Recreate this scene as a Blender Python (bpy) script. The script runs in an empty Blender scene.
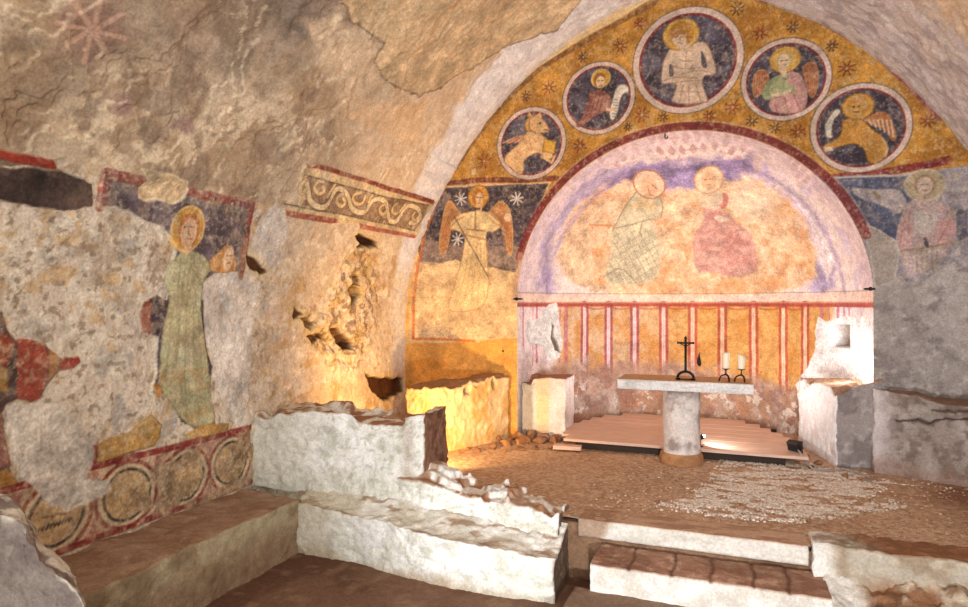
import bpy, bmesh, math
import numpy as np
from mathutils import Vector, Matrix

# ------------------------------------------------------------------ basics
scene = bpy.context.scene
COL = scene.collection
rng = np.random.default_rng(7)
FPX = 968 * 24.0 / 36.0
YAW = math.radians(21.3)
EYE = np.array([0.0, 0.0, 1.75])
CA, SA = math.cos(YAW), math.sin(YAW)

def ray(px, py):
    a = px - 484.0
    return np.array([-SA * FPX + CA * a, CA * FPX + SA * a, 303.5 - py])

FY = 8.0                       # plane of the apse wall
ACX, AR, ASP = -0.635, 2.02, 1.78   # apse centre, radius, springing height
XL, XR, XC = -4.3, 2.84, -0.73

def fac(px, py, Y=FY):
    d = ray(px, py); t = Y / d[1]
    return (d[0] * t, 1.75 + d[2] * t)

def on_z(px, py, Z=0.0):
    d = ray(px, py); t = (Z - 1.75) / d[2]
    return (d[0] * t, d[1] * t)

# ---- the barrel: one profile in X,Z swept along Y; arc length s
def chaikin(p, n=2):
    p = np.asarray(p, float)
    for _ in range(n):
        q = np.empty((2 * len(p), 2))
        q[0] = p[0]; q[-1] = p[-1]
        q[1:-1:2] = .75 * p[:-1] + .25 * p[1:]
        q[2:-1:2] = .25 * p[:-1] + .75 * p[1:]
        p = q
    return p
_half = [(3.57, -0.6), (3.57, 0.3), (3.57, 1.2), (3.56, 1.8), (3.36, 2.62), (2.97, 3.33), (2.42, 4.1), (1.72, 4.78),
         (0.95, 5.24), (0.3, 5.45)]
_prof = [(XC - a, z) for a, z in _half] + [(XC + a, z) for a, z in _half[::-1]]
PROF = chaikin(_prof, 3)
PS = np.concatenate([[0], np.cumsum(np.hypot(*np.diff(PROF, axis=0).T))]) - 0.6
STOT = PS[-1]
def prof_at(s):
    return np.interp(s, PS, PROF[:, 0]), np.interp(s, PS, PROF[:, 1])
def prof_n(s):
    x0, z0 = prof_at(s - .06); x1, z1 = prof_at(s + .06)
    tx, tz = x1 - x0, z1 - z0
    l = np.hypot(tx, tz) + 1e-9
    return tz / l, -tx / l            # inward normal
def bar(px, py):
    """pixel -> (Y, s) on the barrel"""
    d = ray(px, py)
    a = PROF[:-1]; b = PROF[1:]
    ex, ez = (b - a).T
    wx, wz = a[:, 0], a[:, 1] - 1.75
    den = d[0] * ez - d[2] * ex
    den = np.where(abs(den) < 1e-9, 1e-9, den)
    t = (wx * ez - wz * ex) / den
    k = (wx * d[2] - wz * d[0]) / den
    ok = (t > 0) & (k >= -1e-6) & (k <= 1 + 1e-6)
    i = np.where(ok)[0]
    if len(i) == 0:
        return (0.0, 0.0)
    j = i[np.argmin(t[i])]
    return (d[1] * t[j], PS[j] + k[j] * (PS[j + 1] - PS[j]))
def aps(px, py):
    """pixel -> (X, Z) where the sight line meets the apse shell"""
    d = ray(px, py)
    a = d[0] ** 2 + d[1] ** 2
    b = 2 * (-d[0] * ACX - d[1] * FY); c = ACX ** 2 + FY ** 2 - AR ** 2
    q = b * b - 4 * a * c
    if q > 0:
        t = (-b + math.sqrt(q)) / (2 * a)
        z = 1.75 + d[2] * t
        if z <= ASP:
            return (d[0] * t, z)
    o = np.array([0 - ACX, 0 - FY, 1.75 - ASP])
    a = d @ d; b = 2 * (o @ d); c = o @ o - AR ** 2
    q = max(b * b - 4 * a * c, 0)
    t = (-b + math.sqrt(q)) / (2 * a)
    return (d[0] * t, 1.75 + d[2] * t)
def tr(fn, z, pts):
    ox, oy, s = z
    return [fn(ox + x / s, oy + y / s) for x, y in pts]

# ------------------------------------------------------------------ noise
_perm = rng.permutation(4096).astype(np.int32)
_val = rng.random(4096).astype(np.float32)
def vnoise(P):
    Pi = np.floor(P).astype(np.int32)
    f = (P - Pi).astype(np.float32)
    f = f * f * (3 - 2 * f)
    out = np.zeros(len(P), np.float32)
    X = [Pi[:, 0] & 4095, (Pi[:, 0] + 1) & 4095]
    for dx in (0, 1):
        hx = _perm[X[dx]]
        wx = f[:, 0] if dx else 1 - f[:, 0]
        for dy in (0, 1):
            hy = _perm[(hx + Pi[:, 1] + dy) & 4095]
            wy = f[:, 1] if dy else 1 - f[:, 1]
            for dz in (0, 1):
                h = _val[(hy + Pi[:, 2] + dz) & 4095] if False else _val[_perm[(hy + Pi[:, 2] + dz) & 4095]]
                wz = f[:, 2] if dz else 1 - f[:, 2]
                out += wx * wy * wz * h
    return out
def fbm(P, freq=1.0, octv=4, seed=0.0, gain=.5):
    P = np.asarray(P, float) * freq + seed * 17.31 + 50
    a, tot, out = 1.0, 0.0, np.zeros(len(P), np.float32)
    for _ in range(octv):
        out += a * vnoise(P); tot += a
        a *= gain; P = P * 2.03 + 11.7
    return out / tot
def sstep(a, b, x):
    t = np.clip((x - a) / (b - a), 0, 1)
    return t * t * (3 - 2 * t)
def lin(c):
    c = np.clip(np.asarray(c, float), 0, 1)
    return np.where(c <= .04045, c / 12.92, ((c + .055) / 1.055) ** 2.4)
def rgb(*c):
    return np.array(c, float) / 255.0

# ------------------------------------------------------------------ materials
def nd(nt, t, **kw):
    n = nt.nodes.new(t)
    for k, v in kw.items():
        if k in n.inputs: n.inputs[k].default_value = v
        else: setattr(n, k, v)
    return n
def new_mat(name):
    m = bpy.data.materials.new(name); m.use_nodes = True
    nt = m.node_tree; nt.nodes.clear()
    o = nd(nt, 'ShaderNodeOutputMaterial'); b = nd(nt, 'ShaderNodeBsdfPrincipled')
    nt.links.new(b.outputs[0], o.inputs[0])
    return m, nt, b
def mat_paint(name, scale=1.0, bump=.5, dist=.01, mottle=.35, rough=.9, pits=True):
    """vertex pigment 'Col' (alpha = roughness of the ground) broken up by fine noise and pits"""
    m, nt, b = new_mat(name); L = nt.links.new
    b.inputs['Roughness'].default_value = rough
    b.inputs['Specular IOR Level'].default_value = .15
    at = nd(nt, 'ShaderNodeVertexColor', layer_name='Col')
    geo = nd(nt, 'ShaderNodeNewGeometry')
    n1 = nd(nt, 'ShaderNodeTexNoise', Scale=38 * scale, Detail=6.0, Roughness=.62)
    n2 = nd(nt, 'ShaderNodeTexNoise', Scale=9 * scale, Detail=5.0, Roughness=.6)
    vo = nd(nt, 'ShaderNodeTexVoronoi', Scale=30 * scale)
    for n in (n1, n2, vo): L(geo.outputs['Position'], n.inputs['Vector'])
    r1 = nd(nt, 'ShaderNodeMapRange', **{'From Min': .3, 'From Max': .7, 'To Min': 1 - mottle, 'To Max': 1 + mottle * .75})
    L(n1.outputs['Fac'], r1.inputs[0])
    r2 = nd(nt, 'ShaderNodeMapRange', **{'From Min': .3, 'From Max': .7, 'To Min': 1 - mottle * .6, 'To Max': 1 + mottle * .5})
    L(n2.outputs['Fac'], r2.inputs[0])
    mu = nd(nt, 'ShaderNodeMath', operation='MULTIPLY'); L(r1.outputs[0], mu.inputs[0]); L(r2.outputs[0], mu.inputs[1])
    vm = nd(nt, 'ShaderNodeVectorMath', operation='SCALE'); L(at.outputs['Color'], vm.inputs[0])
    src = mu.outputs[0]
    h = n1.outputs['Fac']
    if pits:
        rp = nd(nt, 'ShaderNodeMapRange', **{'From Min': .05, 'From Max': .3, 'To Min': 0.0, 'To Max': 1.0})
        L(vo.outputs['Distance'], rp.inputs[0])
        # pits only where alpha is high
        inv = nd(nt, 'ShaderNodeMath', operation='SUBTRACT'); inv.inputs[0].default_value = 1.0; L(rp.outputs[0], inv.inputs[1])
        big = nd(nt, 'ShaderNodeMath', operation='GREATER_THAN'); L(n2.outputs['Fac'], big.inputs[0]); big.inputs[1].default_value = .7
        p1 = nd(nt, 'ShaderNodeMath', operation='MULTIPLY'); L(inv.outputs[0], p1.inputs[0]); L(big.outputs[0], p1.inputs[1])
        p2 = nd(nt, 'ShaderNodeMath', operation='MULTIPLY'); L(p1.outputs[0], p2.inputs[0]); L(at.outputs['Alpha'], p2.inputs[1])
        dk = nd(nt, 'ShaderNodeMath', operation='MULTIPLY_ADD'); L(p2.outputs[0], dk.inputs[0]); dk.inputs[1].default_value = -.42; dk.inputs[2].default_value = 1.0
        mm = nd(nt, 'ShaderNodeMath', operation='MULTIPLY'); L(src, mm.inputs[0]); L(dk.outputs[0], mm.inputs[1]); src = mm.outputs[0]
        hs = nd(nt, 'ShaderNodeMath', operation='MULTIPLY_ADD'); L(p2.outputs[0], hs.inputs[0]); hs.inputs[1].default_value = -.8; L(n1.outputs['Fac'], hs.inputs[2]); h = hs.outputs[0]
    L(src, vm.inputs['Scale']); L(vm.outputs[0], b.inputs['Base Color'])
    bp = nd(nt, 'ShaderNodeBump', Distance=dist, Strength=bump)
    st = nd(nt, 'ShaderNodeMath', operation='MULTIPLY_ADD'); L(at.outputs['Alpha'], st.inputs[0]); st.inputs[1].default_value = bump * .85; st.inputs[2].default_value = bump * .2
    L(st.outputs[0], bp.inputs['Strength'])
    L(h, bp.inputs['Height']); L(bp.outputs[0], b.inputs['Normal'])
    return m
def mat_plain(name, c, rough=.6, metal=0.0, nscale=20, var=.15, bump=.1, dist=.003, stretch=None, spec=.4):
    m, nt, b = new_mat(name); L = nt.links.new
    b.inputs['Roughness'].default_value = rough; b.inputs['Metallic'].default_value = metal
    b.inputs['Specular IOR Level'].default_value = spec
    geo = nd(nt, 'ShaderNodeNewGeometry')
    mp = nd(nt, 'ShaderNodeMapping'); L(geo.outputs['Position'], mp.inputs['Vector'])
    if stretch: mp.inputs['Scale'].default_value = stretch
    n = nd(nt, 'ShaderNodeTexNoise', Scale=nscale, Detail=6.0, Roughness=.6); L(mp.outputs[0], n.inputs['Vector'])
    cr = nd(nt, 'ShaderNodeValToRGB'); L(n.outputs['Fac'], cr.inputs[0])
    l = lin(np.array(c) / 255.)
    cr.color_ramp.elements[0].position = .3; cr.color_ramp.elements[1].position = .7
    cr.color_ramp.elements[0].color = (*(l * (1 - var)), 1); cr.color_ramp.elements[1].color = (*np.clip(l * (1 + var), 0, 1), 1)
    L(cr.outputs[0], b.inputs['Base Color'])
    bp = nd(nt, 'ShaderNodeBump', Distance=dist, Strength=bump); L(n.outputs['Fac'], bp.inputs['Height']); L(bp.outputs[0], b.inputs['Normal'])
    return m
def mat_emit(name, c, s):
    m, nt, b = new_mat(name)
    b.inputs['Base Color'].default_value = (*c, 1); b.inputs['Emission Color'].default_value = (*c, 1); b.inputs['Emission Strength'].default_value = s
    return m

M_FRESCO = mat_paint('fresco_pigment', 1.3, .45, .005, .34)
M_WALL = mat_paint('old_plaster', 1.35, .8, .010, .27)
M_STONE = mat_paint('whitewashed_masonry', 1.4, .8, .010, .22)
M_EARTH = mat_paint('gravel_ground', 3.4, .7, .007, .34)

# ------------------------------------------------------------------ objects
def tag(o, label=None, cat=None, group=None, kind=None):
    if label: o['label'] = label
    if cat: o['category'] = cat
    if group: o['group'] = group
    if kind: o['kind'] = kind
    return o
def empty(name, loc=(0, 0, 0), rz=0.0):
    o = bpy.data.objects.new(name, None); COL.objects.link(o)
    o.location = loc; o.rotation_euler = (0, 0, rz); o.empty_display_size = .1
    return o
def mesh_np(name, V, F, C, mat, parent=None, smooth=True):
    me = bpy.data.meshes.new(name)
    V = np.asarray(V, np.float32); F = np.asarray(F, np.int32)
    n, k = F.shape
    me.vertices.add(len(V)); me.vertices.foreach_set('co', V.ravel())
    me.loops.add(n * k); me.loops.foreach_set('vertex_index', F.ravel())
    me.polygons.add(n); me.polygons.foreach_set('loop_start', np.arange(0, n * k, k, dtype=np.int32))
    me.polygons.foreach_set('use_smooth', np.full(n, smooth, bool))
    me.update(calc_edges=True)
    if C is not None:
        at = me.color_attributes.new('Col', 'FLOAT_COLOR', 'POINT')
        at.data.foreach_set('color', np.asarray(C, np.float32).ravel())
    me.materials.append(mat)
    me.validate()
    o = bpy.data.objects.new(name, me); COL.objects.link(o)
    if parent is not None: o.parent = parent
    return o
def grid_faces(nu, nv):
    i, j = np.meshgrid(np.arange(nu - 1), np.arange(nv - 1), indexing='ij')
    a = (i * nv + j).ravel()
    return np.stack([a, a + nv, a + nv + 1, a + 1], 1)
def sub_mesh(name, V, F, C, mat, parent=None):
    u, inv = np.unique(F.ravel(), return_inverse=True)
    return mesh_np(name, V[u], inv.reshape(F.shape), C[u], mat, parent)

# ------------------------------------------------------------------ paint
class Paint:
    """pigment laid on the vertices of one surface, in that surface's own metric coordinates"""
    def __init__(s, U, V, P, base):
        s.U, s.V, s.P = U, V, P
        s.n = len(U)
        s.C = np.tile(np.asarray(base, float), (s.n, 1)); s.R = np.full(s.n, .3)
        s.D = np.zeros(s.n); s.id = np.zeros(s.n, np.int16)
        s.wu = fbm(P, 9, 4, 1) - .5; s.wv = fbm(P, 9, 4, 2) - .5
        s.wear = fbm(P, 16, 5, 3, .62); s.var = fbm(P, 5, 5, 4, .6) - .5
        s.fine = fbm(P, 45, 3, 5, .6) - .5
    def _box(s, pts, m):
        p = np.asarray(pts, float)
        lo = p.min(0) - m; hi = p.max(0) + m
        return np.where((s.U >= lo[0]) & (s.U <= hi[0]) & (s.V >= lo[1]) & (s.V <= hi[1]))[0]
    def _apply(s, i, sd, col, a, soft, wear, var, part, rough, raise_, out=None):
        m = np.clip(.5 - sd / soft, 0, 1)
        hard = m > .5
        if wear: m = m * (1 - wear * sstep(.5, .62, s.wear[i]))
        k = (m * a)[:, None]
        c = np.asarray(col, float)[None] * (1 + var * 2 * s.var[i] + var * .9 * s.fine[i])[:, None]
        s.C[i] = s.C[i] * (1 - k) + c * k
        if rough is not None: s.R[i] = s.R[i] * (1 - m) + rough * m
        if raise_ is not None: s.D[i] = s.D[i] * (1 - m) + raise_ * m
        if part is not None: s.id[i[hard]] = part
        if out is not None: out[i] = np.maximum(out[i], m)
    def sd_poly(s, i, pts, wig, closed=True):
        x = s.U[i] + wig * 2 * s.wu[i]; y = s.V[i] + wig * 2 * s.wv[i]
        p = np.asarray(pts, float); q = np.roll(p, -1, 0)
        if not closed: p, q = p[:-1], q[:-1]
        d = np.full(len(i), 1e9); ins = np.zeros(len(i), bool)
        for (ax, ay), (bx, by) in zip(p, q):
            ex, ey = bx - ax, by - ay
            t = np.clip(((x - ax) * ex + (y - ay) * ey) / (ex * ex + ey * ey + 1e-12), 0, 1)
            d = np.minimum(d, (x - ax - t * ex) ** 2 + (y - ay - t * ey) ** 2)
            if closed and ay != by:
                c = ((ay > y) != (by > y)) & (x < (bx - ax) * (y - ay) / (by - ay) + ax)
                ins ^= c
        d = np.sqrt(d)
        return np.where(ins, -d, d) if closed else d
    def poly(s, pts, col, a=1.0, soft=.014, wig=0.0, wear=0.0, var=.25, part=None, rough=None, raise_=None, smooth=0, edge=None, edgew=.012):
        if smooth:
            p = np.asarray(list(pts) + [pts[0]], float); pts = chaikin(p, smooth)[:-1]
        i = s._box(pts, soft + wig * 1.2 + .03)
        if len(i) == 0: return
        sd = s.sd_poly(i, pts, wig)
        s._apply(i, sd, col, a, soft, wear, var, part, rough, raise_)
        if edge is not None: s._apply(i, abs(sd) - edgew / 2, edge, .8 * a, soft, wear, var, None, None, None)
    def line(s, pts, w, col, a=1.0, soft=.012, wig=0.0, wear=0.0, var=.2, part=None, smooth=0):
        pts = np.asarray(pts, float)
        if smooth: pts = chaikin(pts, smooth)
        i = s._box(pts, soft + w + wig * 1.2)
        if len(i) == 0: return
        s._apply(i, s.sd_poly(i, pts, wig, False) - w / 2, col, a, soft, wear, var, part, None, None)
    def ell(s, c, rx, ry, col, a=1.0, soft=.012, ring=None, rot=0.0, wear=0.0, var=.22, part=None, rough=None, wig=0.0, raise_=None):
        R = max(rx, ry) + soft + (ring or 0) + wig
        i = s._box([(c[0] - R, c[1] - R), (c[0] + R, c[1] + R)], 0)
        if len(i) == 0: return
        x = s.U[i] - c[0] + wig * 2 * s.wu[i]; y = s.V[i] - c[1] + wig * 2 * s.wv[i]
        if rot:
            cr, sr = math.cos(rot), math.sin(rot); x, y = x * cr + y * sr, -x * sr + y * cr
        d = (np.sqrt((x / rx) ** 2 + (y / ry) ** 2) - 1) * min(rx, ry)
        if ring: d = abs(d) - ring / 2
        s._apply(i, d, col, a, soft, wear, var, part, rough, raise_)
    def star(s, c, r, col, n=8, w=.012, a=.9, core=None, rot=0.2):
        for k in range(n):
            t = rot + k * 2 * math.pi / n
            s.line([(c[0] + .2 * r * math.cos(t), c[1] + .2 * r * math.sin(t)), (c[0] + r * math.cos(t), c[1] + r * math.sin(t))], w, col, a, soft=.01)
        s.ell(c, r * .2, r * .2, core if core is not None else col, .8, soft=.01)
    def blotch(s, freq, lo, hi, col, a=1.0, seed=0.0, octv=5, region=None, rough=None, stretch=(1, 1, 1)):
        n = fbm(s.P * np.array(stretch), freq, octv, seed, .58)
        m = sstep(lo, hi, n)
        if region is not None: m = m * region
        k = (m * a)[:, None]
        s.C = s.C * (1 - k) + np.asarray(col)[None] * k
        if rough is not None: s.R = s.R * (1 - m) + rough * m
        return m
    def cols(s):
        return np.concatenate([lin(s.C), s.R[:, None]], 1)
# palette (pigments under white light)
OCHRE = rgb(192, 138, 62); OCHRE_D = rgb(160, 106, 46); RED = rgb(140, 62, 50); DRED = rgb(112, 48, 46)
CREAM = rgb(226, 206, 168); SKIN = rgb(216, 186, 150); NIGHT = rgb(84, 76, 86); NIGHT_D = rgb(58, 50, 58)
RINGC = rgb(208, 184, 170); PALE = rgb(224, 208, 184); LILAC = rgb(176, 160, 196); WHITE = rgb(236, 230, 224)
BLUE_G = rgb(82, 86, 108)

# ================================================================== APSE WALL (flat wall around the apse arch)
def build_front_wall():
    st = .0085
    xs = np.arange(XL - .02, XR, st); zs = np.arange(-.05, 5.5, st)
    X, Z = np.meshgrid(xs, zs, indexing='ij'); U = X.ravel(); Vv = Z.ravel()
    P = np.stack([U, np.full(len(U), FY), Vv], 1)
    p = Paint(U, Vv, P, rgb(228, 192, 142))
    s = (0, 0, 1)
    T = lambda z, pts: tr(fac, z, pts)
    f = lambda *pts: tr(fac, (0, 0, 1), pts)
    right = sstep(1.25, 1.5, U) 
    # ---- ground tones
    p.blotch(2.2, .42, .6, rgb(206, 168, 122), .6, 1)
    p.blotch(7, .5, .66, rgb(236, 214, 178), .5, 2)
    rmask = (U > .8).astype(float)
    p.C[U > .8] = rgb(162, 152, 146); p.R[U > .8] = .7
    p.blotch(2.5, .42, .62, rgb(182, 172, 166), .8, 3, region=rmask)
    p.blotch(5, .5, .65, rgb(130, 120, 118), .8, 4, region=rmask)
    p.blotch(14, .54, .68, rgb(196, 190, 188), .6, 5, region=rmask)
    # orange lower left: warm lamp glow put into the pigment
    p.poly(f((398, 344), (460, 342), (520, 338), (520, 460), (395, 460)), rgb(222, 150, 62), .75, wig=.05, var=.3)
    # ---- ochre starry field between the two arches
    arch = [(418, 186), (446, 178), (470, 140), (500, 104), (540, 66), (580, 40), (620, 18), (650, 0), (690, -14), (730, -14), (770, -4), (820, 20), (870, 48), (910, 82), (945, 120), (985, 175), (968, 165), (930, 170), (880, 177), (834, 182)]
    theta = np.linspace(.62, math.pi - .62, 40)
    inner = [(ACX + (AR + .02) * math.cos(t), ASP + (AR + .02) * math.sin(t)) for t in theta]
    p.poly(f(*arch) + inner, OCHRE, 1, wig=.006, var=.35, part=1, rough=.25)
    fieldm = (p.id == 1).astype(float)
    p.blotch(3, .45, .62, OCHRE_D, .75, 7, region=fieldm)
    p.blotch(9, .52, .68, rgb(206, 160, 92), .7, 8, region=fieldm)
    p.blotch(16, .6, .7, rgb(216, 186, 140), .6, 9, region=fieldm * sstep(1.0, 1.9, U))
    # borders of the outer arch
    p.line(f((455, 170), (470, 145), (500, 106), (540, 69), (580, 44), (620, 22), (655, 2)), .07, rgb(120, 84, 56), .8, wig=.012, wear=.4)
    p.line(f((452, 164), (468, 138), (498, 100), (540, 62), (580, 37), (620, 15), (648, -4)), .03, rgb(216, 190, 150), .8, wig=.008)
    p.line(f((750, -6), (790, 5), (830, 24), (870, 47), (905, 78), (940, 116)), .10, rgb(146, 84, 86), .9, wig=.014, wear=.2)
    p.line(f((752, -13), (792, -3), (834, 16), (875, 40), (912, 72)), .02, rgb(190, 160, 150), .8, wig=.01)
    # separators
    p.line(f((444, 184), (480, 180), (520, 180), (556, 178)), .07, rgb(118, 64, 52), .9, wig=.008, part=1)
    p.line(f((444, 188.5), (480, 184.5), (520, 184.5), (550, 183)), .025, rgb(206, 176, 140), .7, wig=.005)
    p.line(f((831, 178), (880, 173), (930, 164), (948, 160)), .085, rgb(122, 52, 56), .95, wig=.01, wear=.3, part=1)
    # stars
    for (x, y, r, c) in [(484, 161, 7, 0), (520, 56, 6, 1), (549, 88, 7, 0), (620, 46, 8, 0), (526, 96, 5, 1), (642, 115, 8, 0), (663, 117, 5, 1), (709, 116, 6, 0), (733, 107, 8, 0), (580, 146, 7, 0), (628, 127, 4, 1),
                         (737, 9, 7, 1), (760, 33, 8, 0), (793, 27, 6, 1), (832, 46, 6, 1), (847, 68, 9, 0), (928, 121, 8, 0), (798, 132, 8, 0), (775, 128, 6, 1), (752, 121, 6, 1), (583, 57, 5, 1), (640, 24, 6, 0)]:
        c0 = fac(x, y); r0 = fac(x + r, y)[0] - c0[0]
        p.star(c0, abs(r0), rgb(126, 58, 44) if c == 0 else rgb(84, 58, 44), w=.016, core=rgb(214, 178, 110), rot=.1 + .3 * rng.random())
    for (x, y) in [(474, 172)]:
        c0 = fac(x, y); p.poly([(c0[0] - .03, c0[1] - .04), (c0[0] + .03, c0[1] - .04), (c0[0] + .03, c0[1] + .04), (c0[0] - .03, c0[1] + .04)], rgb(222, 196, 160), .9)
    # ---- angel panel on the left
    QA = (420, 170, 4.05)
    panel = [(442, 188), (548, 183), (538, 210), (526, 240), (519, 262), (516, 272), (470, 263), (420, 262), (418, 250), (424, 228), (432, 206)]
    p.poly(f((418, 240), (430, 204), (444, 186), (550, 182), (536, 212), (523, 248), (518, 285), (517, 338), (470, 340), (414, 340), (410, 300), (412, 262)), rgb(228, 194, 146), 1, part=2, var=.3, wig=.004)
    am = (p.id == 2).astype(float)
    p.blotch(6, .48, .62, rgb(204, 168, 122), .7, 11, region=am)
    p.blotch(11, .56, .66, rgb(190, 150, 116), .6, 12, region=am)
    p.poly(f(*panel), NIGHT, .95, wig=.02, wear=.25, var=.35)
    p.poly(f((440, 190), (545, 186), (528, 226), (520, 240), (470, 245), (425, 240)), NIGHT_D, .5, wig=.03, wear=.5)
    p.poly(f((424, 240), (470, 248), (520, 246), (518, 268), (420, 264)), rgb(176, 148, 128), .55, wig=.05, wear=.2)
    p.poly(T(QA, [(40, 410), (80, 375), (165, 360), (160, 400), (130, 440), (90, 462), (60, 440)]), rgb(238, 204, 156), .95, wig=.01, smooth=1)
    pl = [(QA, (100, 150)), ]
    wl = T(QA, [(104, 140), (125, 118), (150, 160), (172, 182), (150, 215), (125, 240), (112, 300), (100, 345), (78, 335), (76, 290), (84, 240), (92, 190)])
    wr = T(QA, [(278, 168), (322, 122), (356, 140), (372, 195), (378, 270), (372, 340), (360, 350), (350, 300), (335, 235), (310, 200)])
    for w in (wl, wr):
        p.poly(w, rgb(196, 136, 84), .95, smooth=2, part=3, wear=.15, edge=rgb(222, 180, 120))
    for k in range(5):
        p.line(T(QA, [(88 + 6 * k, 325), (96 + 7 * k, 240), (118 + 8 * k, 185)]), .012, rgb(150, 92, 66), .6, smooth=2)
        p.line(T(QA, [(372 - 7 * k, 335), (366 - 8 * k, 240), (340 - 8 * k, 180)]), .012, rgb(150, 92, 66), .6, smooth=2)
    robe = T(QA, [(200, 170), (235, 165), (272, 168), (318, 205), (330, 228), (300, 250), (266, 246), (264, 285), (274, 400), (280, 440), (272, 520), (250, 560), (180, 575), (112, 572), (124, 520), (150, 440), (168, 370), (182, 290), (180, 262), (150, 245), (116, 238), (128, 205), (165, 178)])
    p.poly(robe, rgb(232, 202, 148), .95, smooth=2, part=3, var=.3, edge=rgb(186, 138, 88))
    for k, (a, b) in enumerate([(195, 170), (210, 190), (226, 214), (242, 236), (256, 258), (266, 150)]):
        p.line(T(QA, [(a + 4, 290), (a - 6 + k * 2, 400), (b - 20 + k * 6, 545)]), .012, rgb(196, 150, 94), .7, smooth=2, wear=.2)
    p.line(T(QA, [(180, 262), (264, 282)]), .03, rgb(170, 120, 80), .7)
    p.line(T(QA, [(190, 240), (262, 246)]), .022, rgb(150, 104, 76), .8)
    p.line(T(QA, [(225, 170), (222, 240)]), .028, rgb(150, 116, 84), .7)
    p.line(T(QA, [(118, 235), (150, 205), (178, 190)]), .02, rgb(176, 126, 82), .8)
    p.line(T(QA, [(330, 228), (300, 215), (280, 195)]), .02, rgb(176, 126, 82), .8)
    p.ell(fac(420 + 355 / 4.05, 170 + 192 / 4.05), .055, .055, rgb(222, 190, 160), .9, part=3)
    p.ell(fac(420 + 237 / 4.05, 170 + 108 / 4.05), .145, .15, rgb(204, 146, 62), 1, part=3)
    p.ell(fac(420 + 237 / 4.05, 170 + 108 / 4.05), .145, .15, rgb(150, 96, 48), .9, ring=.014)
    p.ell(fac(420 + 236 / 4.05, 170 + 108 / 4.05), .085, .105, rgb(176, 112, 56), .95, part=3)
    p.ell(fac(420 + 241 / 4.05, 170 + 118 / 4.05), .055, .085, rgb(222, 182, 136), 1, part=3)
    p.line(T(QA, [(230, 112), (236, 112)]), .012, rgb(110, 70, 50)); p.line(T(QA, [(246, 112), (252, 112)]), .012, rgb(110, 70, 50))
    p.line(T(QA, [(241, 112), (243, 124), (239, 126)]), .008, rgb(150, 100, 74)); p.line(T(QA, [(235, 135), (247, 135)]), .01, rgb(150, 76, 60))
    p.line(T(QA, [(230, 148), (248, 148), (246, 165), (232, 165)]), .03, rgb(216, 176, 130), .9)
    p.line(T(QA, [(138, 185), (200, 300), (275, 430)]), .018, rgb(120, 100, 90), .9, part=3)
    for (x, y) in [(166, 118), (392, 117), (152, 280)]:
        p.star(fac(420 + x / 4.05, 170 + y / 4.05), .085, rgb(228, 220, 214), w=.018, core=rgb(236, 230, 224))
    # frame strips of the panel
    p.line(f((446, 186), (434, 206), (424, 236), (418, 266), (414, 300), (413, 338)), .045, rgb(196, 104, 52), .75, wig=.004)
    p.line(f((441, 184), (429, 206), (419, 236), (412, 270), (408, 310), (406, 345)), .05, rgb(232, 176, 96), .9, wig=.004)
    p.line(f((413, 339), (440, 339), (474, 341)), .035, rgb(206, 110, 50), .9, wig=.006, wear=.2)
    for (x, y) in [(503, 351)]: p.ell(fac(x, y), .014, .014, rgb(50, 30, 20))
    # ---- saint panel on the right
    QS = (830, 150, 4.333)
    p.poly(T(QS, [(10, 118), (300, 104), (480, 84), (598, 70), (598, 330), (598, 520), (540, 470), (420, 560), (330, 600), (282, 540), (286, 440), (230, 380), (190, 335), (150, 320)]), rgb(150, 142, 146), 1, part=4, wig=.02, var=.3)
    sm = (p.id == 4).astype(float)
    p.blotch(8, .5, .62, rgb(178, 168, 168), .8, 14, region=sm)
    p.blotch(12, .55, .68, rgb(122, 114, 120), .7, 15, region=sm)
    p.poly(T(QS, [(18, 124), (345, 112), (335, 195), (362, 215), (322, 240), (292, 330), (282, 390), (205, 342), (158, 320)]), BLUE_G, .92, wig=.012, wear=.3, var=.4)
    p.poly(T(QS, [(548, 262), (598, 266), (598, 375), (555, 392), (540, 330)]), rgb(92, 90, 104), .85, wig=.03, wear=.2)
    p.poly(T(QS, [(92, 163), (200, 172), (296, 166), (320, 200), (335, 225), (318, 262), (290, 280), (230, 240), (112, 206)]), rgb(172, 160, 158), .95, smooth=2, part=5, wear=.15)
    p.line(T(QS, [(190, 185), (215, 205)]), .03, rgb(140, 118, 78), .8)
    body = T(QS, [(330, 238), (372, 205), (410, 210), (450, 205), (520, 240), (552, 290), (545, 395), (520, 420), (500, 470), (440, 520), (390, 540), (330, 540), (300, 440), (284, 400), (292, 330)])
    p.poly(body, rgb(172, 150, 148), .9, smooth=2, part=5, wear=.15, var=.35)
    p.poly(T(QS, [(470, 300), (545, 290), (548, 392), (450, 410), (450, 340)]), rgb(188, 138, 134), .6, smooth=2, wear=.2)
    p.poly(T(QS, [(290, 330), (345, 270), (360, 400), (350, 440), (295, 430)]), rgb(186, 140, 136), .55, smooth=2, wear=.3)
    p.poly(T(QS, [(360, 270), (440, 250), (470, 290), (450, 350), (400, 372), (365, 340)]), rgb(184, 174, 166), .8, smooth=2)
    for k in range(5):
        p.line(T(QS, [(375 + 22 * k, 420), (378 + 22 * k, 520)]), .014, rgb(126, 130, 104), .7, wear=.3)
    for (a, b) in [((330, 250), (300, 420)), ((345, 260), (335, 400)), ((480, 250), (545, 300)), ((385, 215), (440, 300)), ((520, 300), (470, 400))]:
        p.line(T(QS, [a, b]), .012, rgb(160, 104, 100), .7, wear=.3)
    p.line(T(QS, [(296, 440), (540, 402)]), .022, rgb(140, 112, 78), .8, wear=.2)
    p.line(T(QS, [(412, 385), (420, 415)]), .035, rgb(64, 60, 62), .8)
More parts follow.
